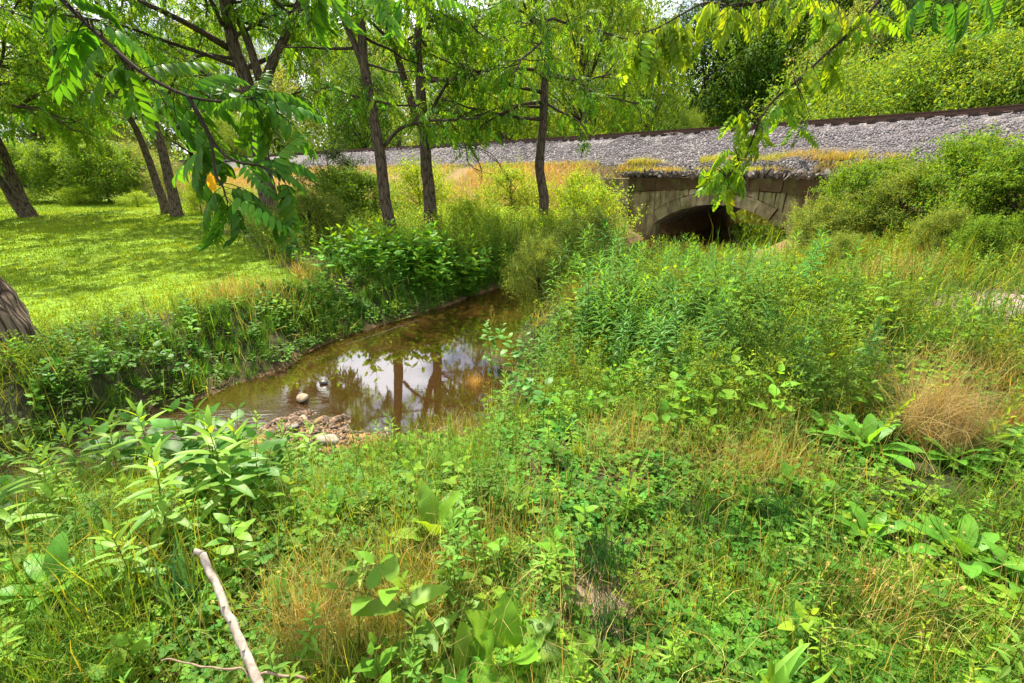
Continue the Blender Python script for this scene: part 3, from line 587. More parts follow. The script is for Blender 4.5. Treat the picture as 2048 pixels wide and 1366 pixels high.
# trees in the middle of the picture
YA = 12.6
tree('walnut_tree', 'slender leaning tree at the creek bend, knobby trunk forking high up', 'tree',
     [(rooted([(783, 470), (770, 395), (757, 290), (742, 210), (726, 110), (722, 20), (716, -90), (700, -230), (690, -380)], YA), .165, .05, 1),
      (P_([(735, 150), (716, 105), (692, 50), (668, 0), (630, -90), (590, -200)], YA), .085, .03, 0)],
     [(0, 9, .62, .99, 3.0, .45, 8, None, 0), (1, 6, .35, .99, 2.6, .4, 8, None, 0), (0, 5, .44, .62, 1.8, .05, 3, None, 0)], 31, avoid=skygap,
     extra=[(P_([(768, 292), (800, 258), (850, 243), (900, 240), (960, 236)], [YA, 12.4, 12.2, 12, 11.8]), .05), (P_([(755, 220), (742, 200), (700, 190), (650, 170)], YA), .03)])
kn = ptz(0, 0, 0)
tree('walnut_tree', 'dark slender tree with crossing limbs just right of the leaning tree', 'tree',
     [(rooted([(860, 410), (853, 330), (848, 260), (840, 170), (834, 90), (842, 40), (862, 0), (890, -110), (900, -260)], 14.5), .19, .05, 1),
      (P_([(846, 260), (826, 215), (806, 150), (788, 90), (768, 20), (740, -80), (720, -200)], 14.5), .12, .04, 0)],
     [(0, 9, .5, .99, 3.2, .4, 8, None, 0), (1, 7, .45, .99, 3.0, .4, 8, None, 0), (0, 4, .32, .5, 2.2, .15, 4, R(20), 1.)], 32, avoid=skygap,
     extra=[(P_([(855, 240), (880, 190), (905, 160), (960, 148), (1020, 120)], 14.2), .055), (P_([(856, 255), (900, 240), (950, 232), (1000, 215)], [14.5, 14, 13.6, 13.2]), .045)])
tree('walnut_tree', 'upright slim tree with short side limb standing at the picture centre', 'tree',
     [(rooted([(1084, 440), (1088, 395), (1079, 335), (1086, 250), (1090, 160), (1098, 90), (1086, 40), (1070, -10), (1060, -130), (1050, -260)], 14.8), .165, .05, 1)],
     [(0, 12, .45, .99, 3.3, .35, 8, None, 0), (0, 3, .38, .55, 2.6, .15, 6, R(170), .9), (0, 2, .4, .55, 2.0, .0, 6, R(10), .8)], 33,
     extra=[(P_([(1081, 214), (1050, 213), (1020, 211)], 14.8), .05)])
# trees left of them
tree('walnut_tree', 'thickest tree beyond the hanging leaves, trunk splitting into three limbs', 'tree',
     [(rooted([(536, 395), (526, 340), (516, 280), (506, 215), (488, 150), (468, 95), (455, 30), (440, -60), (420, -200)], 17), .31, .12, 1),
      (P_([(520, 160), (505, 110), (480, 45), (440, -10), (380, -100), (330, -220)], 17), .14, .05, 0),
      (P_([(530, 165), (548, 120), (572, 70), (600, 0), (640, -110), (660, -220)], 17), .16, .06, 0)],
     [(0, 10, .42, .99, 4.2, .3, 11, None, 0), (1, 8, .35, .99, 3.8, .3, 11, None, 0), (2, 8, .4, .99, 3.8, .3, 11, None, 0)], 34, avoid=skygap,
     extra=[(P_([(455, 95), (410, 68), (350, 35), (270, 0), (180, -20)], [17, 16, 15, 14, 13]), .11), (P_([(480, 135), (400, 105), (330, 82), (240, 50), (130, 30)], [17, 16, 15, 14, 13]), .07)])
tree('walnut_tree', 'tree at the lawn edge leaning left, nearer the gravel than its thin neighbour', 'tree',
     [(rooted([(346, 392), (332, 330), (312, 260), (290, 205), (262, 150), (235, 90), (200, 20), (170, -80)], 22), .22, .08, 1),
      (P_([(290, 205), (262, 190), (235, 120), (225, 60), (215, 0)], 22), .12, .05, 0)],
     [(0, 10, .5, .99, 4.8, .3, 9, None, 0), (1, 6, .5, .99, 3.8, .3, 9, None, 0)], 35, leafcol=(.11, .25, .03), size=1.25)
tree('walnut_tree', 'thinner lawn edge tree close beside a larger leaning one', 'tree',
     [(rooted([(325, 400), (306, 345), (286, 290), (262, 240), (225, 180), (190, 110), (150, 20)], 24), .2, .06, 1)],
     [(0, 9, .5, .99, 4.2, .3, 7, None, 0)], 36, leafcol=(.10, .24, .03), size=1.25)
tree('walnut_tree', 'left lawn tree with two leaning trunks joined at the foot', 'tree',
     [(rooted([(58, 428), (36, 385), (14, 330), (-8, 280), (-40, 200), (-75, 100), (-100, 0)], 21.5), .27, .12, 1),
      (rooted([(46, 430), (22, 395), (0, 360), (-30, 320), (-70, 260), (-120, 170)], 21.3), .2, .07, 1)],
     [(0, 11, .6, .99, 5., .25, 9, None, 0), (1, 6, .65, .99, 4, .25, 9, None, 0), (0, 6, .58, .8, 5., .1, 9, R(0), .9)], 37, leafcol=(.12, .25, .025), size=1.35)
tree('walnut_tree', 'limbs entering the top left corner from a tree outside the picture', 'tree',
     [([(-16.5, 12.5, -.4), (-16.6, 12.5, 2), (-16.3, 12.6, 4.5), (-16.5, 12.4, 7.5), (-16.4, 12.3, 10.5)], .3, .1, 1)],
     [(0, 12, .5, .99, 5., .25, 7, None, 0), (0, 5, .62, .8, 6., .1, 6, R(5), .8)], 38, leafcol=(.11, .25, .025), size=1.2)
# big near tree at the left edge with the limb whose leaves hang into view
def nearbranch(o, bg_, cg, P, r0, leaves, seed, size=1., protos=AIL, col=(.055, .175, .015)):
    r = np.random.default_rng(seed); S = spline(P, 8); tube(bg_, S-o, np.linspace(r0, r0*.28, len(S)), n=8, lump=.04)
    pos, D, Nn, k = [], [], [], []
    for (x, y, Y, dx, dy, dY) in leaves:
        p = pt(x, y, Y); q = pt(x+dx, y+dy, Y+dY); i = int(np.argmin(np.linalg.norm(S-p, axis=1))); s_ = S[i]
        if np.linalg.norm(s_-p) > .03: tube(bg_, spline([s_-o, (s_+p)/2+np.array((0, 0, .015))-o, p-o], 4), np.linspace(.004, .0022, 9), n=5, col=(.1, .15, .03))
        pos.append(p-o); D.append(q-p); k.append(np.linalg.norm(q-p))
    pos, D = np.array(pos), np.array(D); n = len(pos); Nn = np.array((0, -.25, 1.))+r.normal(0, .25, (n, 3)); pj = r.integers(0, len(protos), n); c = jit(n, col, .14, .06)
    for j in range(len(protos)):
        m = pj == j
        if m.any(): cg.inst(protos[j], pos[m], frames(D[m], Nn[m]), np.array(k)[m]/.5*size, c[m])
TG = [(-5.85, 5.15, -.6), (-5.78, 5.15, -.15), (-5.95, 5.2, .4), (-6.25, 5.25, 1.2), (-6.6, 5.3, 2.2), (-6.8, 5.2, 3.6), (-7.0, 5.0, 5.2), (-7.2, 4.8, 7.5)]
big = thing('walnut_tree', 'thick furrowed trunk cut by the left picture edge, long leafy limb overhead', 'tree', (-5.65, 5.2, float(height(-5.65, 5.2))))
bo = np.array(big.location)
g1 = G(); tube(g1, spline(TG, 8)-bo, np.interp(np.arange(57), [0, 8, 16, 56], [.46, .34, .29, .17]), n=28, lump=.05); link('trunk', g1.mesh('trunk', M_bark, True), big)
bg_, cg = G(), G()
tube(bg_, spline([(-6.85, 5.15, 3.8), (-5.6, 4.4, 4.1), (-4.2, 3.2, 3.75), (-3.0, 2.4, 3.25), pt(60, -70, 2.2)], 8)-bo, np.linspace(.10, .013, 33), n=9)
la = [pt(60, -70, 2.2), pt(150, 25, 2.15), pt(225, 95, 2.1), pt(292, 150, 2.05), pt(370, 190, 2.0), pt(440, 203, 2.0), pt(508, 196, 2.0)]
nearbranch(bo, bg_, cg, la, .011, [(130, 10, 2.1, -70, 25, .05), (150, 25, 2.1, 20, 90, .1), (180, 40, 2.1, 150, 40, .15), (215, 85, 2.1, -80, 40, -.1), (225, 95, 2.1, 90, 120, .1), (280, 140, 2.05, 130, -30, .1), (300, 152, 2.05, 60, 110, -.1), (262, 125, 2.1, -110, 40, -.05), (330, 170, 2.05, 150, 10, .1), (370, 188, 2., 60, -90, .1), (400, 200, 2., -60, 90, .1),
    (440, 203, 2., 20, -60, .15), (508, 196, 2., 130, 75, .05), (508, 196, 2., 40, 120, .1), (350, 182, 2., -30, 120, .1), (240, 110, 2.1, 40, 130, .1), (170, 40, 2.1, -60, 110, .1), (410, 200, 2., 110, -70, .2), (508, 196, 2., -90, -20, -.1), (505, 195, 2., 110, -60, .1), (508, 196, 2., 130, 20, .1), (508, 196, 2., 60, 110, -.05), (505, 198, 2., 20, 130, .05), (500, 196, 2., 105, 90, .15), (495, 200, 2., -5, 80, .2), (470, 200, 2.0, 60, -70, .05), (508, 196, 2., 20, -60, .1), (120, 0, 2.1, 80, -40, 0), (100, -30, 2.1, -60, 50, 0), (200, 60, 2.1, -110, -10, 0.1)], 1)
lb = [pt(376, 192, 2.0), pt(400, 235, 1.98), pt(432, 292, 1.95), (pt(470, 322, 1.9)), pt(520, 332, 1.9), pt(560, 350, 1.88)]
nearbranch(bo, bg_, cg, lb, .009, [(385, 210, 2., -70, 40, 0), (400, 235, 1.98, 50, 60, .1), (400, 235, 2, -60, 80, -.1), (420, 275, 1.95, -80, 70, .0), (432, 292, 1.95, -90, 40, .1), (440, 300, 1.95, 100, 20, .15), (470, 322, 1.9, -100, 10, .1), (480, 322, 1.9, 60, 50, -.05), (520, 332, 1.9, 90, 0, .1), (535, 338, 1.9, 60, -80, .1), (500, 330, 1.9, 110, -45, .1), (450, 315, 1.92, 20, 70, 0),
    (560, 350, 1.88, 75, 110, .05), (555, 345, 1.88, 20, 120, -.05), (560, 350, 1.88, -10, 90, .1)], 2)
lc = [pt(415, 262, 1.97), pt(425, 300, 1.93), pt(432, 350, 1.85), pt(445, 372, 1.83), pt(452, 395, 1.82), pt(456, 405, 1.82)]
nearbranch(bo, bg_, cg, lc, .006, [(432, 350, 1.85, -60, 20, .05), (445, 372, 1.83, -70, 60, .0), (445, 372, 1.83, 90, 30, .1), (450, 385, 1.83, 120, 50, .0), (452, 395, 1.82, 60, 80, .0), (440, 365, 1.84, 150, 15, .1), (450, 380, 1.83, 60, -15, .05), (455, 400, 1.82, 10, 85, .1), (448, 390, 1.82, 95, 65, .05), (450, 390, 1.82, -50, 65, .05)], 3)
link('branches', bg_.mesh('branches', M_bark, True), big)
link('crown', cg.mesh('crown', M_near), big)
cg = G(); pos = []; ds = []
rr = np.random.default_rng(61)
for i in range(26):                       # upper crown of that tree, above and left of the view
    a = rr.uniform(-2.6, 1.3); P = branchline((-7, 5, rr.uniform(4, 7.5)), (math.cos(a), math.sin(a), rr.uniform(.1, .6)), rr.uniform(2, 4.2), 7, .13, -.02, rr)
    for k in range(26): q, d_ = interpP(P, rr.uniform(.3, .999)); pos.append(q+rr.normal(0, .35, 3)-bo); ds.append(d_)
crown_leaves(cg, pos, ds, WAL, 1.1, (.10, .24, .03), 9); link('crown', cg.mesh('crown', M_leaf), big)
g1 = G(); g1.inst(blade(.07, .035, 6, ellip, .1, .2, (.75, .42, .02)), [pt(421, 345, 1.85)-bo], frames([(-.1, 0, -1)], [(0, -1, .2)])); link('yellow_leaf', g1.mesh('yellow_leaf', M_near), big)
# near tree standing right of the view; its limbs reach in over the bridge
rt = thing('walnut_tree', 'leafy limb reaching down from the upper right in front of the bridge', 'tree', (7.4, 2.2, float(height(7.4, 2.2))))
ro = np.array(rt.location); g1 = G(); tube(g1, spline([(7.4, 2.2, -.3), (7.35, 2.2, 1), (7.2, 2.3, 2.6), (7.1, 2.5, 4.4), (6.8, 2.7, 7)], 8)-ro, np.linspace(.26, .12, 33), n=18, lump=.05); link('trunk', g1.mesh('trunk', M_bark, True), rt)
bg_, cg = G(), G(); Yq = 4.2
tube(bg_, spline([(7.1, 2.5, 4.3), (6, 3.2, 4.5), (4.8, 3.9, 3.9), pt(1775, -20, 4.2)], 8)-ro, np.linspace(.07, .028, 25), n=8)
lr = [pt(1775, -20, 4.2), pt(1720, 45, 4.2), pt(1650, 110, 4.15), pt(1590, 165, 4.1), pt(1548, 200, 4.1), pt(1520, 240, 4.0), pt(1500, 290, 3.95), pt(1478, 325, 3.9), pt(1455, 355, 3.85)]
rr = np.random.default_rng(77)
def spray(line, n, sp, L0, Y, t0=.0, down=30, yj=.13):
    out = []
    for k in range(n):
        t = t0+(1-t0)*(k+rr.uniform(0, 1))/n; f = t*(len(line)-1); i = min(int(f), len(line)-2); a, b = line[i], line[i+1]; x = a[0]+(b[0]-a[0])*(f-i); y = a[1]+(b[1]-a[1])*(f-i)
        an_ = rr.uniform(-math.pi, math.pi); out.append((x+rr.normal(0, sp*.3), y+rr.normal(0, sp*.25), Y+rr.normal(0, .06), math.cos(an_)*L0, abs(math.sin(an_))*L0*.8+rr.uniform(0, down), rr.uniform(-yj, yj)))
    return out
nearbranch(ro, bg_, cg, lr, .013, spray([(1760, 0), (1650, 110), (1550, 200)], 26, 40, 55, 4.15)+spray([(1520, 240), (1500, 300), (1440, 350)], 22, 34, 38, 3.95, 0, 15)+spray([(1480, 290), (1430, 330), (1440, 370)], 10, 34, 45, 3.9)+spray([(1450, 335), (1475, 350)], 7, 26, 34, 3.9, 0, 12)+spray([(1590, 160), (1620, 260)], 6, 25, 45, 4.1)+spray([(1480, 200), (1500, 260)], 9, 34, 45, 4.05), 5, size=1.05, protos=AIL, col=(.15, .30, .02))
lt = [pt(1700, -60, 3.9), pt(1560, -10, 4.3), pt(1475, 12, 4.6), pt(1415, 5, 4.8), pt(1370, 25, 4.9), pt(1310, 58, 5.0), pt(1262, 70, 5.1)]
nearbranch(ro, bg_, cg, lt, .014, spray([(1640, -20), (1480, 10), (1420, 10)], 26, 45, 60, 4.5)+spray([(1400, 20), (1310, 60), (1255, 75)], 34, 50, 55, 5., 0, 60)+spray([(1330, 60), (1300, 130)], 16, 40, 45, 5.)+spray([(1600, -10), (1690, 30)], 14, 45, 55, 4.2), 6, size=1.0, col=(.16, .30, .025))
lv = [pt(2060, -60, 2.9), pt(1960, -40, 2.9), pt(1890, -15, 2.9), pt(1850, -10, 2.9)]
nearbranch(ro, bg_, cg, lv, .010, [(1880, -10, 2.9, -50, 75, 0), (1900, -10, 2.9, 25, 85, .05), (1860, -12, 2.9, -90, 30, 0), (1920, -10, 2.9, 60, 40, 0), (1960, -20, 2.9, 40, 60, 0), (1870, -10, 2.9, -20, 60, .1), (2010, -20, 2.9, 20, 50, .1)], 7, col=(.05, .17, .02))
link('branches', bg_.mesh('branches', M_bark, True), rt); link('crown', cg.mesh('crown', M_near), rt)
cg = G(); pos = []; ds = []
for i in range(16):
    a = rr.uniform(0, 6.28); P = branchline((7, 2.6, rr.uniform(4.5, 7)), (math.cos(a), math.sin(a), rr.uniform(.1, .6)), rr.uniform(2, 4), 7, .13, -.02, rr)
    for k in range(22): q, d_ = interpP(P, rr.uniform(.3, .999)); pos.append(q+rr.normal(0, .35, 3)-ro); ds.append(d_)
crown_leaves(cg, pos, ds, WAL, 1.1, (.10, .24, .03), 19); link('crown', cg.mesh('crown', M_leaf), rt)
# twig from overhead, top middle left, with big leaves (its tree stands behind the camera)
bt_ = thing('walnut_tree', 'large glossy compound leaves dangling into the top edge left of centre', 'tree', (-2.6, -1.6, float(height(-2.6, -1.6))))
ro = np.array(bt_.location); g1 = G(); tube(g1, spline([(-2.6, -1.6, -.3), (-2.6, -1.6, 1.5), (-2.5, -1.5, 3.2), (-2.4, -1.3, 5)], 8)-ro, np.linspace(.2, .12, 25), n=16, lump=.05); link('trunk', g1.mesh('trunk', M_bark, True), bt_)
bg_, cg = G(), G(); tube(bg_, spline([(-2.5, -1.4, 3.6), (-2, -.2, 3.9), (-1.5, 1, 3.5), pt(660, -60, 2.3)], 8)-ro, np.linspace(.05, .015, 25), n=8)
lu = [pt(660, -60, 2.3), pt(720, -40, 2.35), pt(790, -20, 2.4), pt(850, -15, 2.5)]
nearbranch(ro, bg_, cg, lu, .012, [(655, -40, 2.3, -75, 60, 0), (640, -50, 2.3, -60, 110, .05), (660, -50, 2.3, -20, 120, 0), (690, -50, 2.3, 30, 70, .1), (760, -30, 2.4, -30, 90, 0), (790, -20, 2.4, 60, 80, .05), (770, -25, 2.4, 20, 100, 0), (820, -15, 2.4, 40, 70, .1), (740, -30, 2.4, 50, 70, -.1), (600, -60, 2.3, -50, 90, .05), (850, -15, 2.5, 90, 20, .1), (620, -55, 2.3, 10, 95, -.1)], 8, col=(.07, .21, .02))
link('branches', bg_.mesh('branches', M_bark, True), bt_); link('crown', cg.mesh('crown', M_near), bt_)
# ================================================================== BACKGROUND TREES AND SHRUBS
def cloud(seed, H, W, nlobe, nleaf, ls, col, base=.25, droopy=0., top=1., gap=.35, cv=.2, comp=None, lobe=.26):
    r = np.random.default_rng(seed); fo, wo = G(), G(); lob = []
    for i in range(nlobe):
        z = base+(1-base)*r.uniform(0, 1)**.9; rad = (math.sin(math.pi*min(1, (z-base)/(1-base)*.8+.14))**.7); a = r.uniform(0, 6.283); q = rad*W/2*math.sqrt(r.uniform(.15, 1))
        lob.append((q*math.cos(a), q*math.sin(a), z*H*.93, W*lobe*r.uniform(.6, 1.15)*(1.1-.4*z)))
    lob = np.array(lob); n = nleaf; k = r.integers(0, nlobe, n); d = nrm(r.normal(0, 1, (n, 3))); rr_ = lob[k, 3]*(1-gap*r.random(n)**1.5)
    P = lob[k, :3]+d*rr_[:, None]*np.array((1, 1, .72)); P[:, 2] -= droopy*r.random(n)*H*.06
    ns_ = nlobe*4; sk = r.integers(0, nlobe, ns_); sdir = nrm(r.normal(0, 1, (ns_, 3))*np.array((1, 1, .6))+np.array((0, 0, .75))); q_ = r.random(n) < .5; si = r.integers(0, ns_, n); tt_ = r.random(n)**.7
    sh = lob[sk[si], :3]+sdir[si]*(tt_*lob[sk[si], 3]*r.uniform(1.3, 2.3, n))[:, None]*np.array((1, 1, .9))+r.normal(0, .018*W, (n, 3)); P = np.where(q_[:, None], sh, P); k = np.where(q_, sk[si], k); d = np.where(q_[:, None], sdir[si], d)
    P = P[P[:, 2] > .02*H]; m = len(P); k = k[:m]; d = d[:m]
    lt_ = jit(nlobe, (1, 1, 1), .16, .08)[k]*jit(m, col, cv, .08)
    D = nrm(d*.7+r.normal(0, .7, (m, 3))-np.array((0, 0, .3+droopy))); Nn = d*.6+np.array((0, 0, .8))+r.normal(0, .35, (m, 3))
    if comp:
        kk = r.integers(0, len(comp), m)
        for j in range(len(comp)): q = kk == j; fo.inst(comp[j], P[q], frames(D[q], Nn[q]), ls*r.uniform(.7, 1.25, q.sum()), lt_[q])
    else:
        fo.inst(leaf2(1., .42, (1, 1, 1), .3, .4), P, frames(D, Nn), ls*r.uniform(.6, 1.3, m), lt_)
    tr = .016*H+.02
    tube(wo, [(0, 0, -.3), (0.02*H, 0, H*.2), (-.01*H, .02*H, H*.5), (0, 0, H*.85)], [tr*1.3, tr, tr*.6, tr*.15], n=8)
    for i in range(0, nlobe, 2):
        q = lob[i]; z0 = max(.08*H, q[2]*.5); tube(wo, [(0, 0, z0), (q[0]*.5, q[1]*.5, (z0+q[2])*.52), (q[0], q[1], q[2])], [tr*.4, tr*.22, tr*.08], n=5)
    return H, [('trunk', wo.mesh('trunk', M_bark, True)), ('crown', fo.mesh('crown', M_leaf))]
SM = [cmp_cheap(.5, 5, .13, .045, droop=.5, hang=.6, seed=50+i) for i in range(2)]
PR = dict(
    oak=cloud(1, 14, 10, 60, 26000, .30, (.075, .17, .025)),
    dark=cloud(2, 14, 9, 55, 24000, .28, (.030, .085, .022), gap=.25),
    bright=cloud(3, 13, 10, 70, 5200, 1.15, (.17, .31, .035), droopy=.6, comp=SM, base=.12),
    pale=cloud(4, 12, 9, 60, 24000, .26, (.17, .25, .09), droopy=.3),
    yellow=cloud(5, 5, 6.5, 70, 34000, .11, (.125, .225, .04), base=.05, lobe=.2),
    bush=cloud(6, 3, 4, 55, 26000, .12, (.11, .22, .03), base=.03, lobe=.2),
    silver=cloud(7, 5, 6, 50, 22000, .13, (.17, .24, .11), base=.02, lobe=.22),
    fine=cloud(8, 2, 1.8, 40, 11000, .055, (.035, .075, .03), base=.1, lobe=.17, gap=.7),
    greygreen=cloud(9, 2.6, 3, 60, 34000, .075, (.15, .23, .06), base=.03, lobe=.19, gap=.5),
    lime=cloud(10, 1.4, 2.2, 34, 9000, .07, (.19, .32, .03), base=.02, lobe=.22, gap=.5))
def bgput(kind, name, px, ytop, Y, label, cat, group=None, wide=1., rz=None, sink=.0):
    H, parts = PR[kind]; p = pt(px, 600, Y); p = pt(px, ytop, Y); z0 = float(height(p[0], p[1]))-sink; s = (p[2]-z0)/H
    return put(parts, name, label, cat, (p[0], p[1], z0), rng.uniform(0, 6) if rz is None else rz, (s*wide, s*wide, s), group)
T_, B_ = 'broadleaf_tree', 'shrub'
for a in [('oak', T_, 1225, -60, 46, 'mid green tree behind the rails directly right of the centre tree', 'tree', None, .8),
    ('bright', T_, 1180, -120, 33, 'bright yellow green tree with drooping leaf sprays behind the rails at centre', 'tree', None, .9),
    ('bright', T_, 1310, 40, 36, 'low bright green tree with hanging sprays left of the dark woods, behind the rails', 'tree', None, .6),
    ('dark', T_, 1440, -20, 52, 'darkest tree behind the rails left of the hanging limb', 'tree', None, 1.1),
    ('dark', T_, 1590, -70, 56, 'dark tall tree behind the rails, seen through the hanging limb', 'tree', None, 1.1),
    ('oak', T_, 1520, 20, 48, 'mid green tree in front of the dark woods behind the rails', 'tree', None, .8),
    ('oak', T_, 1720, -140, 48, 'tall mid green tree above the yellow green thicket, right of the limb', 'tree'),
    ('dark', T_, 1880, -160, 46, 'dark tree above the yellow green thicket in the upper right', 'tree'),
    ('dark', T_, 2030, -170, 40, 'darkest tree in the top right corner', 'tree'),
    ('oak', T_, 2130, -150, 34, 'mid green tree cut by the right edge above the rails', 'tree'),
    ('pale', T_, 1060, -10, 60, 'pale airy tree far behind the centre tree trunk', 'tree'),
    ('oak', T_, 960, 10, 52, 'mid green tree behind the dead twigs at centre', 'tree'),
    ('bright', T_, 1010, 60, 38, 'bright tree behind the rails just left of the centre trunk', 'tree', None, .8),
    ('pale', T_, 880, 60, 75, 'pale tree in the gap between the crossing limbs and centre tree', 'tree'),
    ('oak', T_, 716, 110, 58, 'small round tree on the sunny field behind the rails', 'tree', None, .85),
    ('pale', T_, 640, 50, 95, 'pale feathery tree at the back of the sunny field', 'tree'),
    ('dark', T_, 565, 130, 105, 'dark conifer-like tree at the far edge of the field', 'tree', None, .7),
    ('pale', T_, 780, 50, 100, 'hazy pale tree beyond the field, behind the leaning tree', 'tree'),
    ('pale', T_, 420, 40, 90, 'pale tree far left of the thick forked tree', 'tree'),
    ('oak', T_, 335, 70, 75, 'green tree beyond the rails behind the lawn edge trees', 'tree'),
    ('pale', T_, 200, 70, 70, 'broad pale tree behind the silvery lawn shrub', 'tree'),
    ('pale', T_, 100, 60, 56, 'light green tree behind the left lawn tree', 'tree'),
    ('oak', T_, 20, 100, 50, 'green tree at the left edge behind the lawn', 'tree'),
    ('yellow', B_, 460, 228, 66, 'yellow green bush behind the rails left of the thick forked tree', 'shrub'),
    ('yellow', B_, 540, 238, 80, 'smaller yellow green bush on the far field edge', 'shrub'),
    ('yellow', B_, 1385, 222, 27, 'low yellow green bush right behind the rail left of the hanging limb', 'shrub', None, .55),
    ('bush', B_, 1625, 150, 50, 'dull green bush behind the rail at the hanging limb', 'shrub', None, 1.3),
    ('bush', B_, 1700, 150, 34, 'dull green bush behind the rail, left end of the bright thicket', 'shrub', None, .9),
    ('yellow', B_, 1790, 112, 26, 'tall bright thicket bush behind the rails, leftmost of its row', 'shrub', 'thicket behind the rails'),
    ('yellow', B_, 1910, 84, 24, 'tallest bright thicket bush behind the rails', 'shrub', 'thicket behind the rails'),
    ('bush', B_, 2010, 95, 22, 'bright thicket bush behind the rails near the right edge', 'shrub', 'thicket behind the rails'),
    ('yellow', B_, 2120, 60, 20, 'bright thicket bush cut by the right edge behind the rails', 'shrub', 'thicket behind the rails'),
    ('pale', B_, 1730, 20, 36, 'pale bush higher up the wooded slope, left of the tallest thicket', 'shrub', None, .7),
    ('dark', B_, 1855, -20, 34, 'dark bushy tree on the slope behind the tallest thicket', 'shrub', None, .8),
    ('bush', B_, 1985, 20, 32, 'green bush higher on the slope near the right edge', 'shrub'),
    ('silver', B_, 255, 292, 34, 'silvery willow shrub at the far end of the lawn', 'shrub', None, 1.0),
    ('silver', B_, 330, 318, 37, 'smaller silvery shrub between lawn and gravel', 'shrub', None, .9),
    ('bush', B_, 190, 290, 32, 'dark green shrub between silvery willow and left lawn tree', 'shrub', None, 1.1),
    ('bush', B_, 110, 300, 33, 'green shrub behind the lawn right of the twin trunk tree', 'shrub', None, 1.0),
    ('bush', B_, 20, 290, 34, 'green shrub behind the lawn at the left edge', 'shrub', None, 1.0),
    ('lime', B_, 150, 375, 30, 'low yellow green clump at the far lawn edge, leftmost', 'shrub', 'lime clumps along the lawn edge', 1.6),
    ('lime', B_, 270, 385, 29, 'low yellow green clump below the silvery willow', 'shrub', 'lime clumps along the lawn edge', 1.4),
    ('lime', B_, 20, 378, 30, 'low yellow green clump behind the twin trunk tree', 'shrub', 'lime clumps along the lawn edge', 1.6),
    ('lime', B_, 1500, 398, 37, 'sunlit bush seen through the bridge arch', 'shrub', None, 1.6), ('lime', B_, 1570, 402, 37, 'bush at the right inside the view through the arch', 'shrub', None, 1.6),
    ('fine', B_, 650, 292, 18, 'small dark needle-leaved shrub before the gravel bank', 'shrub', None, 1.2),
    ('lime', B_, 835, 328, 20.5, 'tiny lime sapling on the orange grass slope', 'shrub', None, .8),
    ('lime', B_, 1165, 348, 19, 'rounded lime bush on the orange slope left of the bridge', 'shrub'),
    ('lime', B_, 1022, 340, 20, 'bright lime bush on the slope behind the centre tree', 'shrub', None, 1.1),
    ('lime', B_, 390, 362, 23, 'small pale sapling in front of the far gravel bank', 'shrub', None, .6),
    ('greygreen', B_, 610, 385, 13.5, 'grey green shrub at the lawn corner right of the hanging leaves', 'shrub', None, 1.3),
    ('bush', B_, 700, 345, 17, 'mid green bush under the needle-leaved shrub', 'shrub', None, 1.2),
    ('lime', B_, 940, 402, 14.5, 'lime bush between crossing-limb tree and centre tree', 'shrub', None, 1.3),
    ('lime', B_, 1175, 378, 15.2, 'large lime bush against the left end of the bridge', 'shrub', None, 1.1),
    ('greygreen', B_, 1180, 430, 10.2, 'whitish green bushy weed in front of the lime bush', 'shrub', None, 1.0),
    ('greygreen', B_, 1080, 480, 8.6, 'whitish green bushy weed at the head of the pool', 'shrub', None, .8),
    ('greygreen', B_, 1665, 402, 13, 'pale bushy shrub covering the right end of the bridge', 'shrub', None, 1.1),
    ('greygreen', B_, 1690, 470, 10.5, 'pale mounded shrub below the right bridge end', 'shrub', None, 1.3),
    ('bush', B_, 1745, 330, 13.5, 'green leafy shrub just right of the bridge', 'shrub', None, .95),
    ('greygreen', B_, 1820, 345, 12.2, 'tall grey green shrub below the brownish gravel', 'shrub', None, .9),
    ('bush', B_, 1960, 283, 11.5, 'tallest bushy shrub at the right edge in front of the gravel', 'shrub', None, .8),
    ('bush', B_, 2060, 300, 10.3, 'shrub cut by the right edge above the dirt path', 'shrub', None, .9),
    ('greygreen', B_, 1900, 420, 9.6, 'dark lower shrub left of the dirt path', 'shrub', None, .9),
    ('bush', B_, 1990, 440, 8.6, 'low dark shrub directly above the dirt path', 'shrub', None, .8)]:
    kind, nm, px, yt, Y_, lab, cat = a[:7]; grp = a[7] if len(a) > 7 else None; wd_ = a[8] if len(a) > 8 else 1.
    bgput(kind, nm, px, yt, Y_, lab, cat, grp, wd_)
# far wood closing the horizon
fw = G(); nf = 60000; rr = np.random.default_rng(3); az = rr.uniform(-1.15, 1.15, 420); ds_ = rr.uniform(120, 190, 420); cx_, cy_ = np.sin(az)*ds_, np.cos(az)*ds_; cz_ = height(cx_, cy_); hh = rr.uniform(5, 12, 420)
k = rr.integers(0, 420, nf); d = nrm(rr.normal(size=(nf, 3))); P = np.column_stack([cx_[k], cy_[k], cz_[k]+hh[k]*.5])+d*np.column_stack([hh[k]*.5, hh[k]*.5, hh[k]*.55])*rr.uniform(.7, 1, (nf, 1))
fw.inst(leaf2(1., .6, (1, 1, 1)), P, frames(d+rr.normal(0, .5, (nf, 3)), d+np.array((0, 0, .6))), rr.uniform(.8, 1.6, nf), jit(420, (1, 1, 1), .2, .1)[k]*jit(nf, (.10, .18, .06), .15, .05))
tag(link('far_wood', fw.mesh('far_wood', M_leaf)), 'pale distant wood closing the view beyond the fields', 'woodland', kind='stuff')
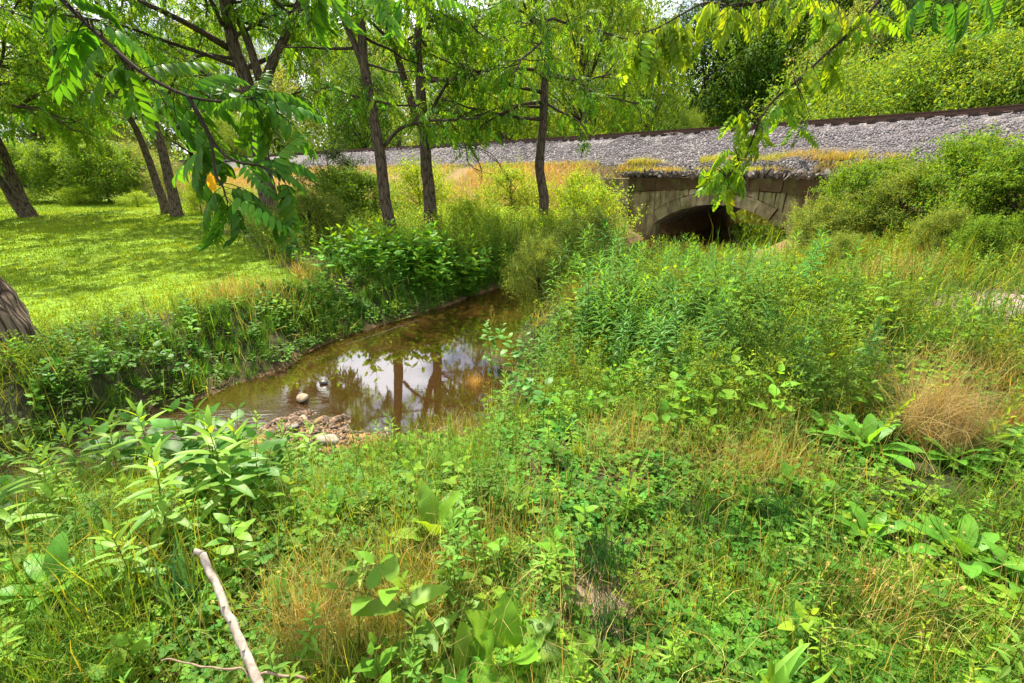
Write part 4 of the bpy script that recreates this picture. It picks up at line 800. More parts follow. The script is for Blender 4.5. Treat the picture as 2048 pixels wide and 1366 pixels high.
# ================================================================== HERB PROTOTYPES
def herb_lance(h, nl, Ll, W, col, seed, fine=False, droop=.6, head=None):
    r = np.random.default_rng(seed); st, fo = G(), G(); P = branchline((0, 0, -.03), (r.normal(0, .06), r.normal(0, .06), 1), h+.03, 7, .05, 0, r)
    tube(st, P, np.linspace(.0045, .0018, 8)*max(1, h), n=5, col=(.13, .17, .04))
    lf = blade(1, W/Ll, 5, lance, .25, droop, (1, 1, 1)) if fine else blade(1, W/Ll, 3, lance, .3, droop, (1, 1, 1))
    t = (np.arange(nl)+.5)/nl; t = .12+.88*t**.85; pos = np.array([interpP(P, min(v, .999))[0] for v in t]); a = np.arange(nl)*2.4+r.normal(0, .2, nl)
    el = .05+1.15*np.clip((t-.55)/.45, 0, 1)**1.5+r.normal(0, .12, nl); D = np.stack([np.cos(a)*np.cos(el), np.sin(a)*np.cos(el), np.sin(el)], -1)
    S = Ll*(.65+.5*np.sin(math.pi*np.clip(t, 0, 1)**.8))*r.uniform(.85, 1.15, nl); fo.inst(lf, pos, frames(D, np.tile((0, 0, 1.), (nl, 1))-D*.2), S, jit(nl, col, .1, .05)*(.85+.4*t[:, None]))
    return st, fo
def herb_pair(h, npair, Ll, W, col, seed, prof_=ovate, branches=0, droop=.5, nseg=6):
    r = np.random.default_rng(seed); st, fo = G(), G(); lf = blade(1, W/Ll, nseg, prof_, .15, droop, (1, 1, 1), wave=.03)
    def axis_(p0, d, hh, npr, sc_):
        P = branchline(p0, d, hh, 6, .07, .02, r); tube(st, P, np.linspace(.006, .0022, 7)*max(.7, hh*1.3), n=6, col=(.15, .20, .05)); pos, D, S = [], [], []
        for k in range(npr):
            u = .25+.74*k/max(1, npr-1); p, _ = interpP(P, min(u, .999)); a0 = k*1.57+r.normal(0, .25)
            for q in (0, math.pi):
                a = a0+q; el = .15+.7*u*u+r.normal(0, .12); D.append((math.cos(a)*math.cos(el), math.sin(a)*math.cos(el), math.sin(el))); S.append(Ll*sc_*(1.05-.45*abs(u-.55))*r.uniform(.8, 1.1)*(1 if u < .9 else .6)); pl = np.array(D[-1])*Ll*.12; tube(st, [p, p+pl], [.0015, .0012], n=3, col=(.15, .20, .05)); pos.append(p+pl)
        D = np.array(D); fo.inst(lf, pos, frames(D, np.tile((0, 0, 1.), (len(D), 1))), np.array(S), jit(len(D), col, .1, .05)); return P
    P = axis_((0, 0, -.03), (r.normal(0, .08), r.normal(0, .08), 1), h, npair, 1)
    for b in range(branches):
        p, _ = interpP(P, r.uniform(.2, .6)); a = r.uniform(0, 6.28); axis_(p, (math.cos(a), math.sin(a), .8), h*r.uniform(.4, .6), max(2, npair-2), .8)
    return st, fo
def rosette(n, Ll, W, col, seed, prof_=ellip, el0=.35, el1=1.2, droop=.9):
    r = np.random.default_rng(seed); st, fo = G(), G(); lf = blade(1, W/Ll, 9, prof_, .22, droop, (1, 1, 1), wave=.05); a = np.arange(n)*2.4+r.normal(0, .2, n); el = np.linspace(el0, el1, n)+r.normal(0, .1, n)
    D = np.stack([np.cos(a)*np.cos(el), np.sin(a)*np.cos(el), np.sin(el)], -1); S = Ll*r.uniform(.7, 1.1, n); pet = .22*Ll
    for d in D: tube(st, [(0, 0, -.02), d*pet*.6, d*pet], [.006, .005, .004], n=5, col=(.22, .28, .08))
    fo.inst(lf, D*pet, frames(D, np.tile((0, 0, 1.), (n, 1))-.3*D), S, jit(n, col, .1, .05)); return st, fo
def tuft(n, Ll, W, col, seed, spread=.6, droop=1.1, rad=.04, seg=4, tip=None):
    r = np.random.default_rng(seed); g = G(); B = [blade(1, W/Ll, seg, strap, .35, dr, (1, 1, 1), tipc=tip) for dr in (droop*.4, droop, droop*1.6)]; a = r.uniform(0, 6.283, n); tl = np.abs(r.normal(0, spread, n)).clip(0, 1.25)
    D = np.stack([np.cos(a)*np.sin(tl), np.sin(a)*np.sin(tl), np.cos(tl)], -1); P = np.stack([np.cos(a), np.sin(a), 0*a], -1)*rad*np.sqrt(r.random(n))[:, None]-np.array((0, 0, .01)); c = jit(n, col, .18, .06); S = Ll*r.uniform(.5, 1.1, n); k = r.integers(0, 3, n)
    Nn = np.stack([-np.cos(a), -np.sin(a), 0*a+.3], -1)+r.normal(0, .4, (n, 3)); Nn = -Nn*np.array((1, 1, -1))
    for j in range(3): m = k == j; g.inst(B[j], P[m], frames(D[m], Nn[m]), S[m], c[m])
    return g
def feather(h, n, col, seed, ll=.02, spread=.35):
    r = np.random.default_rng(seed); st, fo = G(), G(); P = branchline((0, 0, -.02), (0, 0, 1), h, 6, .06, 0, r); tube(st, P, np.linspace(.003, .001, 7), n=4, col=(.14, .17, .05)); pos, D = [], []
    for b in range(14):
        u = .2+.78*b/14; p, _ = interpP(P, u); a = b*2.4; Q = branchline(p, (math.cos(a), math.sin(a), .6), h*spread*(1.15-u*.7), 4, .12, 0, r); tube(st, Q, np.linspace(.0014, .0006, 5), n=3, col=(.14, .17, .05))
        for k in range(n): q, d = interpP(Q, r.uniform(.1, .999)); pos.append(q+r.normal(0, .006, 3)); D.append(d+r.normal(0, .7, 3))
    fo.inst(leaf2(ll, ll*.42, (1, 1, 1)), pos, frames(D, r.normal(0, .5, (len(pos), 3))+np.array((0, 0, 1))), r.uniform(.6, 1.3, len(pos)), jit(len(pos), col, .15, .08)); return st, fo
def seedstalk(h, col, seed, nb_=9):
    r = np.random.default_rng(seed); st, fo = G(), G(); P = branchline((0, 0, -.02), (r.normal(0, .05), r.normal(0, .05), 1), h, 7, .03, 0, r); tube(st, P, np.linspace(.004, .0015, 8), n=5, col=np.array(col)*.8); pos, D = [], []
    for b in range(nb_):
        u = .45+.5*b/nb_; p, _ = interpP(P, u); a = r.uniform(0, 6.28); Q = branchline(p, (math.cos(a)*.35, math.sin(a)*.35, 1), h*.28*(1.2-u*.7), 4, .05, 0, r); tube(st, Q, np.linspace(.0015, .0008, 5), n=3, col=np.array(col)*.8)
        for k in range(26): q, d = interpP(Q, r.uniform(.1, .999)); pos.append(q+r.normal(0, .004, 3)); D.append(d+r.normal(0, .6, 3))
    fo.inst(leaf2(.012, .008, (1, 1, 1)), pos, frames(D, r.normal(0, 1, (len(pos), 3))), r.uniform(.7, 1.3, len(pos)), jit(len(pos), col, .2, .08)); return st, fo
def trifol(n, sz, col, seed, hgt=.08, rad=.12):
    r = np.random.default_rng(seed); g = G(); lf = blade(sz, sz*.75, 3, ellip, .12, .2, (1, 1, 1)); a = r.uniform(0, 6.28, n); rr_ = rad*np.sqrt(r.random(n)); P = np.stack([np.cos(a)*rr_, np.sin(a)*rr_, hgt*r.uniform(.3, 1, n)], -1); c = jit(n, col, .16, .07)
    for k in range(3):
        b = r.uniform(0, .4, n)+a+k*2.094; D = np.stack([np.cos(b), np.sin(b), r.normal(.1, .2, n)], -1); g.inst(lf, P, frames(D, np.tile((0, 0, 1.), (n, 1))+r.normal(0, .25, (n, 3))), r.uniform(.7, 1.3, n), c)
    return g
def merged(p): g = G(); [g.add(*q.pack()) for q in p]; g.pack(); return g
def meshes(p, fm=None): return [('stem', p[0].mesh('stem', M_leaf, True)), ('leaves', p[1].mesh('leaves', fm or M_near, True))]
HL = [merged(herb_lance(1., 40, .20, .034, (.07, .185, .035), 100+i)) for i in range(4)]      # tall goldenrod-like
HW = [merged(herb_lance(.7, 34, .10, .026, (.10, .22, .045), 110+i)) for i in range(3)]
HO = [merged(herb_pair(.5, 5, .15, .085, (.12, .26, .03), 120+i, nseg=4)) for i in range(3)]
HV = [merged(herb_pair(.34, 4, .14, .10, (.075, .20, .025), 130+i, heart, 2, .4, 4)) for i in range(3)]
HF = [merged(feather(.5, 16, (.13, .23, .04), 140+i, .03)) for i in range(3)]
HS_ = [merged(seedstalk(.8, (.22, .24, .06), 150+i)) for i in range(2)]
HT = [tuft(34, .30, .006, (.06, .16, .025), 160+i) for i in range(3)]
HM = [merged(herb_lance(.42, 20, .055, .016, (.16, .30, .03), 170+i)) for i in range(3)]
TRI = [trifol(16, .022, (.09, .22, .03), 180+i) for i in range(3)]
BL = [blade(1, 1, 3, strap, .001, d, (1, 1, 1)) for d in (.3, .8, 1.3, 1.9)]
EXP = [(372, 1205, .14), (490, 1165, .14), (872, 1290, .13), (872, 1085, .17), (728, 1210, .1), (1078, 1185, .08), (1010, 1320, .16), (1165, 1085, .11), (1535, 1380, .16), (1205, 1150, .13), (1555, 1065, .16), (1380, 1060, .12), (1330, 1045, .1), (1215, 1275, .1), (1310, 960, .1), (1470, 1090, .1), (1640, 1110, .1), (1730, 905, .34), (1660, 880, .25), (1965, 900, .36), (1900, 930, .2), (1735, 1085, .17), (1920, 1130, .2), (2040, 1190, .15), (1130, 880, .22), (1865, 905, .35), (1045, 800, .3), (985, 740, .3), (180, 1010, .15), (345, 1090, .12), (510, 990, .15), (250, 1000, .14), (40, 1120, .15), (120, 1200, .12), (400, 985, .15), (480, 935, .15), (1295, 800, .2), (1360, 780, .2), (1230, 760, .2), (1150, 790, .15), (735, 1075, .12), (470, 1300, .2), (890, 880, .3), (800, 900, .28), (940, 830, .3), (700, 915, .22), (500, 1340, .15)]
EXQ = [(*ground(a_[0], a_[1])[:2], a_[2]) for a_ in EXP]
def clearing(x, y, soft=1.):              # True inside the ground kept by a single plant
    m = np.zeros(np.shape(x), bool)
    for cx, cy, r_ in EXQ: m |= np.hypot(x-cx, (y-cy+r_*.45)) < r_*soft
    return m
def samp(n, r0, r1, a0, a1, p=1.3):
    u = rng.random(n); q = 1-p; r = (r0**q+u*(r1**q-r0**q))**(1/q) if abs(q) > 1e-6 else r0*(r1/r0)**u
    a = rng.uniform(R(a0), R(a1), n); return r*np.sin(a), r*np.cos(a), r
def zone(x, y, cx, cy, rx, ry, s_=.5): return sstep(1+s_, 1-s_, np.hypot((x-cx)/rx, (y-cy)/ry)+.25*noise(x, y, 2.2, 4))
def info(x, y): return creek(x, y)[0], lawnmask(x, y), polydist(x, y, RAIL)[0], creek(x, y)[1] > 0
def blades(x, y, L0, W0, col, v=.2, hue=.1, lean=.5, drp=None):
    n = len(x); g = G(); a = rng.uniform(0, 6.283, n); tl = np.abs(rng.normal(0, lean, n)).clip(0, 1.3); D = np.stack([np.cos(a)*np.sin(tl), np.sin(a)*np.sin(tl), np.cos(tl)], -1)
    Nn = np.stack([np.cos(a), np.sin(a), 0*a+.4], -1)+rng.normal(0, .5, (n, 3)); P = np.stack([x, y, height(x, y)-.01], -1); c = jit(n, (1, 1, 1), v, hue)*np.array(col)
    LL = L0*rng.uniform(.45, 1.25, n); WW = W0*rng.uniform(.6, 1.3, n); k = rng.integers(0, 4, n)
    for j in range(4): m = k == j; g.inst(BL[j], P[m], frames(D[m], Nn[m]), np.stack([WW[m], LL[m], LL[m]], -1), c[m])
    return g
def dense_at(px, py): g_ = ground(px, py); return g_[0], g_[1]
# --- green grass
x, y, r_ = samp(190000, .75, 24, -62, 62, 1.25); d_, l_, s_, ne = info(x, y)
kp = (d_ > .04) & (l_ < rng.random(len(x))) & (s_ > 5.2+rng.uniform(-1, 2.0, len(x))) & (rng.random(len(x)) < .55+.45*noise(x, y, 1.9, 0))
stony = np.maximum(np.exp(-((x-.33)/.2)**2-((y-1.5)/.28)**2), np.maximum(np.exp(-((x-6.6)/1.0)**2-((y-5.6)/.7)**2), .7*np.exp(-((x-.95)/.3)**2-((y-2.1)/.2)**2)))
kp &= (rng.random(len(x)) > stony*1.1) & (~clearing(x, y) | (rng.random(len(x)) < .3))
x, y, r_, d_, ne = x[kp], y[kp], r_[kp], d_[kp], ne[kp]; far_ = np.clip(r_/3.2, 1, 5)
tallz = sstep(3.2, 5., r_)*.5+.6*np.exp(-(d_/.5)**2)*(~ne)
c0 = np.where((noise(x, y, 1.4, 1) > .25)[:, None], (.14, .235, .026), (.07, .165, .022)); c0 = np.where((rng.random(len(x)) < .18)[:, None], (.20, .25, .05), c0)
hv = np.where(rng.random(len(x)) < .22, 1.9, 1.)*(1+.35*noise(x, y, 2.7, 4)); gs = blades(x, y, (.13+.13*tallz+.02*r_)*hv*np.where(ne, 1, .72), .0042*far_, c0, .25, .12, .55)
tag(link('grass', gs.mesh('grass', M_grass)), 'wild green grass covering both creek banks', 'grass', kind='stuff')
# --- dry straw and stalks
def pz(px, py, rx, ry): g_ = ground(px, py); return (g_[0], g_[1], rx, ry)
ZD = [pz(500, 600, .9, .5), pz(560, 560, .6, .7), pz(700, 1230, .35, .28), pz(620, 1300, .3, .2), pz(700, 1260, .35, .25), pz(600, 1310, .3, .2), pz(820, 1330, .3, .15), pz(1560, 960, .3, .2), pz(1800, 1250, .3, .2), pz(850, 1180, .3, .25), pz(200, 980, .35, .3), pz(300, 420, 2.4, 1.5), pz(2010, 760, .7, .6), pz(1250, 900, .25, .4), pz(1450, 960, .3, .3), pz(900, 860, .3, .4), pz(1900, 540, 1.2, .8), pz(1760, 560, .9, .5), pz(1150, 600, .5, .6), pz(1030, 1150, .35, .5), pz(1600, 880, .4, .3), pz(760, 880, .4, .35)]
xs, ys = [], []
for cx, cy, rx, ry in ZD:
    n = int(1150*min(1.6, max(.5, rx*ry*2.2))); xs.append(cx+rng.normal(0, rx*.6, n)); ys.append(cy+rng.normal(0, ry*.6, n))
x1, y1, _ = samp(9000, .8, 12, -58, 58, 1.3); xs.append(x1); ys.append(y1); x, y = np.concatenate(xs), np.concatenate(ys); d_, l_, s_, ne = info(x, y); r_ = np.hypot(x, y)
kp = (d_ > .03) & (l_ < .6) & (s_ > 4) & (y > .6) & (~clearing(x, y) | (rng.random(len(x)) < .25)); x, y, r_ = x[kp], y[kp], r_[kp]
cd_ = np.where((rng.random(len(x)) < .5)[:, None], (.38, .36, .16), (.30, .25, .11)); gs = blades(x, y, .27+.012*r_, .0026*np.clip(r_/2.8, 1, 5), cd_, .25, .08, .6)
tag(link('dry_grass', gs.mesh('dry_grass', M_dry)), 'dry straw coloured stalks tangled through the green growth', 'dry grass', kind='stuff')
# --- orange grass on the embankment slope
n = 60000; ia = rng.integers(18, len(RL)-40, n); f_ = rng.random((n, 1)); so = 2.75+rng.power(1.4, n)[::-1]*0+rng.random(n)**1.2*5.2; p = RL[ia]*(1-f_)+RL[ia+1]*f_+RLn[ia]*so[:, None]; x, y = p.T
gap_ = (noise(x, y, .9, 2) < -.55) & (so < 5); cB = np.abs((x-BC[0])*BU[0]+(y-BC[1])*BU[1]); kp = (creek(x, y)[0] > .3) & ~gap_ & (lawnmask(x, y) < .5) & (so < 8.2) & ((cB > LS) | (so < 3.15)); x, y, so = x[kp], y[kp], so[kp]; r_ = np.hypot(x, y)
gm_ = noise(x, y, .55, 1)+.5*noise(x, y, 1.7, 3); c0 = np.where((gm_ > .55)[:, None], (.24, .32, .045), (.36, .28, .13)); c0 = np.where(((so > 6.3)|(so<3.2))[:, None] & (rng.random(len(x)) < .5)[:, None], (.26, .33, .05), c0)
gs = blades(x, y, np.where(so < 3.2, .22, .40), .004*np.clip(r_/3., 1, 6), c0, .2, .07, .45)
gs.V = gs.V; tag(link('slope_grass', gs.mesh('slope_grass', M_dry)), 'orange and lime dry grass on the slope under the gravel', 'dry grass', kind='stuff')
# --- sunlit bank of the pond beyond the bridge
x, y = rng.uniform(10, 27, 16000), rng.uniform(28, 44, 16000); d_, l_, s_, ne = info(x, y); kp = (d_ > 0) & (d_ < 4) & (s_ < -6); x, y = x[kp], y[kp]
gs = blades(x, y, .7, .03, np.where((rng.random(len(x)) < .5)[:, None], (.22, .34, .04), (.14, .27, .03)), .2, .08, .4); tag(link('pond_bank_grass', gs.mesh('pond_bank_grass', M_grass)), 'tall sunlit grass on the bank seen through the bridge arch', 'grass', kind='stuff')
# --- grass strip on top of the parapet
n = 7000; u = rng.uniform(-LS-.4, LS+.6, n); v = rng.uniform(.12, .75, n)+.12*np.sin(u*2); px_, py_ = BC[0]+BU[0]*u+BV[0]*v, BC[1]+BU[1]*u+BV[1]*v; so_, _ = polydist(px_, py_, RAIL); kp = noise(px_, py_, 2.2, 1) > -.7; u, px_, py_, so_ = u[kp], px_[kp], py_[kp], so_[kp]; n = len(u)
zt = np.interp(so_, sv, zb); zt = np.where(so_ > 2.95, 1.62, zt); a = rng.uniform(0, 6.28, n); tl = np.abs(rng.normal(0, .6, n)); D = np.stack([np.cos(a)*np.sin(tl), np.sin(a)*np.sin(tl), np.cos(tl)], -1); gs = G(); k = rng.integers(0, 4, n); c = jit(n, (1, 1, 1), .2, .08)*np.where((noise(px_, py_, 1.1, 3) > 0)[:, None], (.34, .38, .07), (.34, .30, .13)); LL = rng.uniform(.12, .32, n)
for j in range(4): m = k == j; gs.inst(BL[j], np.stack([px_, py_, zt], -1)[m], frames(D[m], rng.normal(0, 1, (m.sum(), 3))+np.array((0, 0, .4))), np.stack([LL[m]*0+.012, LL[m], LL[m]], -1), c[m])
tag(link('parapet_grass', gs.mesh('parapet_grass', M_dry)), 'yellowing grass strip along the top of the bridge wall', 'dry grass', kind='stuff')
# --- mown lawn
x, y, r_ = samp(230000, 5, 44, -75, -8, .55); kp = lawnmask(x, y) > .35+.3*rng.random(len(x)); x, y, r_ = x[kp], y[kp], r_[kp]
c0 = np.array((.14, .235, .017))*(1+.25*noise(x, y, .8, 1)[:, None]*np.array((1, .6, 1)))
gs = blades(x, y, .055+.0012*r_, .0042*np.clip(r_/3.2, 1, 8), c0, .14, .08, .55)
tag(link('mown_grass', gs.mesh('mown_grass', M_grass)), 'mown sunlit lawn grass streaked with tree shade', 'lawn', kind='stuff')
# --- clover and creeping leaves
x, y, r_ = samp(2900, .75, 7, -58, 58, 1.3); d_, l_, s_, ne = info(x, y); kp = (d_ > .1) & ne & (noise(x, y, 2.6, 3) > -.75) & (np.hypot((x-.33)/.2, (y-1.5)/.26) > 1); x, y, r_ = x[kp], y[kp], r_[kp]; n = len(x); gs = G(); k = rng.integers(0, 3, n)
cc = jit(n, (1, 1, 1), .18, .1)*np.where((noise(x, y, 1.8, 2) > .2)[:, None], (1.5, 1.25, 1), (.85, .95, 1.)); P = np.stack([x, y, height(x, y)], -1)
for j in range(3): m = k == j; gs.inst(TRI[j], P[m], rotz(rng.uniform(0, 6.28, m.sum())), (.8+.13*r_[m])*rng.uniform(.7, 1.3, m.sum()), cc[m])
tag(link('clover', gs.mesh('clover', M_leaf)), 'low clover and creeping leaves between the grasses', 'ground cover', kind='stuff')
# --- massed weeds that nobody could count
def mass(name, label, cat, spec, mat=M_leaf):
    g = G()
    for protos, x, y, sc_, tint in spec:
        d_, l_, s_, ne = info(x, y); kp = (d_ > .03) & (l_ < .5) & (s_ > 9.3-5.3*sstep(2, 5, x)) & ~clearing(x, y, 1.15); x, y = x[kp], y[kp]; n = len(x); sc_ = (sc_[kp] if np.ndim(sc_) else np.full(n, sc_))*rng.uniform(.65, 1.25, n); z_ = height(x, y); hp = np.array([q.pack()[0][:, 2].max() for q in protos]).max(); az_ = np.arctan2(x, y); rr_ = np.hypot(x, y)
        lim = np.where((az_ > .25) & (az_ < .56) & (rr_ > 5), CZ-(.140+.02*noise(x, y, 1.1, 2))*y-z_, 9); path = np.exp(-(((x-6.6)/1.1)**2+((y-5.7)/.7)**2)) > .35; dome = (np.hypot((x-3.35)/.55, (y-3.3)/.9) < 1)
        sc_ = np.minimum(sc_, np.maximum(lim, .12)/hp*1.15)*np.where(path | dome, .25, 1); k = rng.integers(0, len(protos), n); P = np.stack([x, y, z_], -1); c = jit(n, tint, .15, .08); Rm = tiltrot(rng.uniform(0, 6.28, n), rng.normal(0, .15, n), rng.normal(0, .15, n))
        for j in range(len(protos)): m = k == j; g.inst(protos[j], P[m], Rm[m], sc_[m], c[m])
    tag(link(name, g.mesh(name, mat)), label, cat, kind='stuff')
def blob(px, py, rx, ry, n):
    g_ = ground(px, py); return g_[0]+rng.normal(0, rx*.55, n), g_[1]+rng.normal(0, ry*.55, n)
def blobw(cx, cy, rx, ry, n): return cx+rng.normal(0, rx*.55, n), cy+rng.normal(0, ry*.55, n)
def uni(x0, x1, y0, y1, n): return rng.uniform(x0, x1, n), rng.uniform(y0, y1, n)
sp = []
for a in [(1310, 720, .85, .7, 75, HL, .64), (1230, 650, .8, .9, 45, HL, .6), (1230, 650, .8, .9, 60, HF+HO, 1.1), (1400, 650, 1., .9, 50, HL, .62), (1440, 640, 1.1, .9, 90, HF+HM, 1.1), (1560, 660, 1.0, .8, 60, HF+HT+HO, 1.), (1700, 680, 1.2, .9, 90, HF+HT, .9)]:
    x, y = blob(*a[:5]); sp.append((a[5], x, y, a[6], (1, 1, 1)))
mass('tall_weeds', 'dense stand of narrow-leaved weeds in front of the bridge', 'weeds', sp)
sp = []
x, y = uni(2.2, 9.5, 6.0, 15, 500); sp.append((HF+HW, x, y, .85, (1.1, 1.05, .9))); x, y = uni(2.5, 9.0, 7.5, 15.5, 260); sp.append((HS_, x, y, .75, (1.1, 1.1, .9))); x, y = uni(.6, 4, 5, 12, 260); sp.append((HF+HL, x, y, .9, (1.1, 1.1, 1.0)))
x, y = uni(5, 10, 10, 17, 300); sp.append((HM, x, y, 1.2, (1.1, 1.1, 1.1)))
mass('creekside_weeds', 'pale feathery weeds and seed stalks between the pool and the bridge', 'weeds', sp)
sp = []
x, y = uni(-10, 4, 10.5, 22, 1700); sp.append((HM+HF, x, y, 1.5, (1.15, 1.15, 1.0))); x, y = uni(-4, 4.5, 11, 19, 900); sp.append((HM, x, y, 1.7, (1.35, 1.25, 1.)))
x, y = uni(-24, -9, 20, 34, 900); sp.append((HM+HF, x, y, 1.9, (1.3, 1.2, 1.)))
mass('meadow_weeds', 'bright yellow green weeds below the orange slope', 'weeds', sp)
sp = []
u = rng.uniform(0, 1, 900); cp = np.array([(-4.75, 4.4), (-3.95, 6.2), (-3.2, 7.7), (-1.9, 9.2), (-.9, 10.4), (0.4, 11.6)]); tt = u*5; i0 = tt.astype(int).clip(0, 4); q = cp[i0]+(cp[i0+1]-cp[i0])*(tt-i0)[:, None]; q = q+rng.normal(0, .33, q.shape)
hs = .62+.5*tt/5; sp.append((HT, q[:, 0], q[:, 1], hs, (1, 1.05, 1))); sp.append((HV+HO, q[::3, 0]-.15, q[::3, 1]+.1, hs[::3]*.8, (.9, 1.05, 1))); sp.append((HF+HM, q[1::3, 0]-.3, q[1::3, 1]+.3, hs[1::3]*.8, (.8, .95, 1)))
x, y = blobw(-1.9, 10.0, 1.9, .9, 430); sp.append((HV+HO+HT, x, y, 1.5, (1, 1.15, 1))); x, y = uni(-8, -4.9, 2.5, 5.4, 150); sp.append((HV+HO, x, y, .5, (.9, 1, 1))); x, y = uni(-5.6, -4.5, 4.5, 7.5, 90); sp.append((HF, x, y, .55, (1, 1, 1)))
x, y = uni(-9, 1.2, 1.5, 12.5, 13000); d_, l_, s_, ne = info(x, y); m_ = (~ne) & (d_ < .95*rng.random(len(x))**.6) & (d_ > .03); x, y = x[m_], y[m_]; h_ = len(x)//3
sp.append((HT, x[:h_], y[:h_], .6, (.85, .95, 1))); sp.append((HV+HO, x[h_:h_+h_//3], y[h_:h_+h_//3], .45, (.9, 1, 1))); sp.append(([trifol(20, .03, (.08, .19, .03), 77, .12, .16)], x[h_+h_//3:2*h_], y[h_+h_//3:2*h_], 1.3, (1, 1, 1)))
mass('bank_weeds', 'lush dark green leafy growth spilling over the far creek bank', 'weeds', sp)
sp = []
x, y, r_ = samp(330, .9, 6, -58, 58, 1.3); sp.append((HF+HM+HO+HV+HW, x, y, .42+.06*r_, (1.1, 1., .9))); x, y, r_ = samp(110, .95, 5, -58, 0, 1.2); sp.append((HO+HV+HW, x, y, .5, (1.1, 1.05, 1))); x, y, r_ = samp(260, .9, 6, -58, 58, 1.3); sp.append((HT, x, y, .7, (.8, .95, 1)))
x, y, r_ = samp(560, 3.2, 7.5, 5, 58, 1.0); sp.append((HF+HF+HM+HT+HO, x, y, .8, (1.05, 1.05, 1))); x, y, r_ = samp(300, 3.5, 9, 20, 58, 1.0); sp.append((HF+HT, x, y, 1., (.75, .9, 1.1)))
mass('low_weeds', 'mixed low weeds scattered through the near grass', 'weeds', sp)
# ================================================================== SINGLE PLANTS, STICKS AND STONES
def at(px, py): return ground(px, py)
def plant(parts, name, label, cat, px, py, sc_=1., rz=None, group=None, tilt=(0, 0)): return put(parts, name, label, cat, at(px, py), rng.uniform(0, 6.28) if rz is None else rz, sc_, group, tilt)
DK = [meshes(rosette(14, .28, .10, (.10, .27, .035), 200+i)) for i in range(2)]
DH = meshes(rosette(8, .17, .12, (.13, .29, .03), 205, ovate, .3, 1.2, .5)); DB = meshes(rosette(6, .42, .20, (.13, .28, .04), 206, ovate, .7, 1.4, .6))
PO = [meshes(herb_pair(.62, 5, .17, .085, (.13, .28, .035), 210+i, ovate, 1, .5, 8)) for i in range(2)]
PL = [meshes(herb_lance(.55, 24, .19, .042, (.15, .30, .045), 220+i, True, .5)) for i in range(3)]
PN = [meshes(herb_lance(.36, 44, .07, .013, (.15, .31, .035), 225+i, True, .5)) for i in range(2)]
PH = [meshes(herb_pair(.34, 4, .09, .065, (.14, .30, .03), 230+i, heart, 1, .3, 6)) for i in range(2)]
PK = meshes(herb_pair(.8, 6, .17, .10, (.08, .23, .05), 235, ovate, 3, .7, 7)); PV = [meshes(herb_pair(.45, 5, .14, .10, (.06, .19, .03), 237+i, ovate, 3, .4, 6)) for i in range(2)]
PG = [meshes(herb_lance(1.15, 60, .15, .03, (.075, .21, .06), 240+i, True, .8)) for i in range(2)]
PF = [meshes(feather(.5, 26, (.24, .32, .05), 245+i, .016)) for i in range(2)]; PS = [meshes(seedstalk(.9, (.26, .27, .07), 248+i, 13), M_dry) for i in range(2)]
def tuftmesh(*a, **k):
    mt = k.pop('mat', M_grass); pn = k.pop('part', 'blades'); return [(pn, tuft(*a, **k).mesh(pn, mt, True))]
TD = [tuftmesh(420, .19, .0028, (.022, .085, .030), 250+i, spread=.65, rad=.07, droop=.7) for i in range(3)]
TI = tuftmesh(46, .30, .017, (.055, .15, .07), 255, spread=.42, rad=.07, droop=.7, mat=M_near, seg=7); TY = tuftmesh(70, .22, .007, (.24, .40, .04), 256, spread=.55, droop=1., rad=.02)
TB = tuftmesh(1500, .85, .0035, (.31, .25, .14), 257, spread=.42, droop=1.9, rad=.20, mat=M_dry, part='stalks', seg=5); TS = tuftmesh(500, .6, .0032, (.40, .27, .11), 258, spread=.5, droop=1.2, rad=.15, mat=M_dry, part='stalks')
TC = tuftmesh(15, .40, .062, (.16, .36, .07), 259, spread=.75, droop=1.3, rad=.02, mat=M_near, seg=10, part='leaves'); TE = tuftmesh(70, .5, .011, (.08, .22, .04), 260, spread=.5, droop=1.1, rad=.06)
w_ = 'weed'
plant(TI, 'grass_clump', 'blue green strap leaved clump left of the bare stick', 'grass clump', 372, 1205)
plant(PO[0], 'broadleaf_weed', 'pale broad leaved weed just right of the stick top', w_, 490, 1165, .62, 1.)
plant(PO[1], 'broadleaf_weed', 'broad leaved weed with oval leaves at the bottom centre left', w_, 872, 1320, .8, .4)
plant(DB, 'burdock', 'weed with one huge upright pale leaf in the middle foreground', w_, 872, 1085, .62, 1.1)
plant(PL[0], 'lance_leaf_weed', 'narrow star of lance leaves between the stick and the broad leaved weed', w_, 728, 1210, .45)
plant(PN[0], 'fleabane', 'bushy narrow leaved shoot left of the pebbles', w_, 1078, 1185, .8)
plant(DH, 'rosette_weed', 'round leaved rosette at the bottom beside the pebbles', w_, 1010, 1330, 1.35)
plant(DH, 'rosette_weed', 'heart leaved rosette cut by the bottom edge', w_, 950, 1370, 1.1)
plant(PH[0], 'heart_leaf_weed', 'small yellow green weed with heart shaped leaves above the pebbles', w_, 1165, 1085, .75)
plant(TC, 'broad_grass', 'large pale maize-like leaves at the bottom edge right of centre', 'grass clump', 1535, 1400, .75, .5)
plant(PN[1], 'fleabane', 'light whorled shoot at the bottom edge below the pebbles', w_, 1330, 1362, .6)
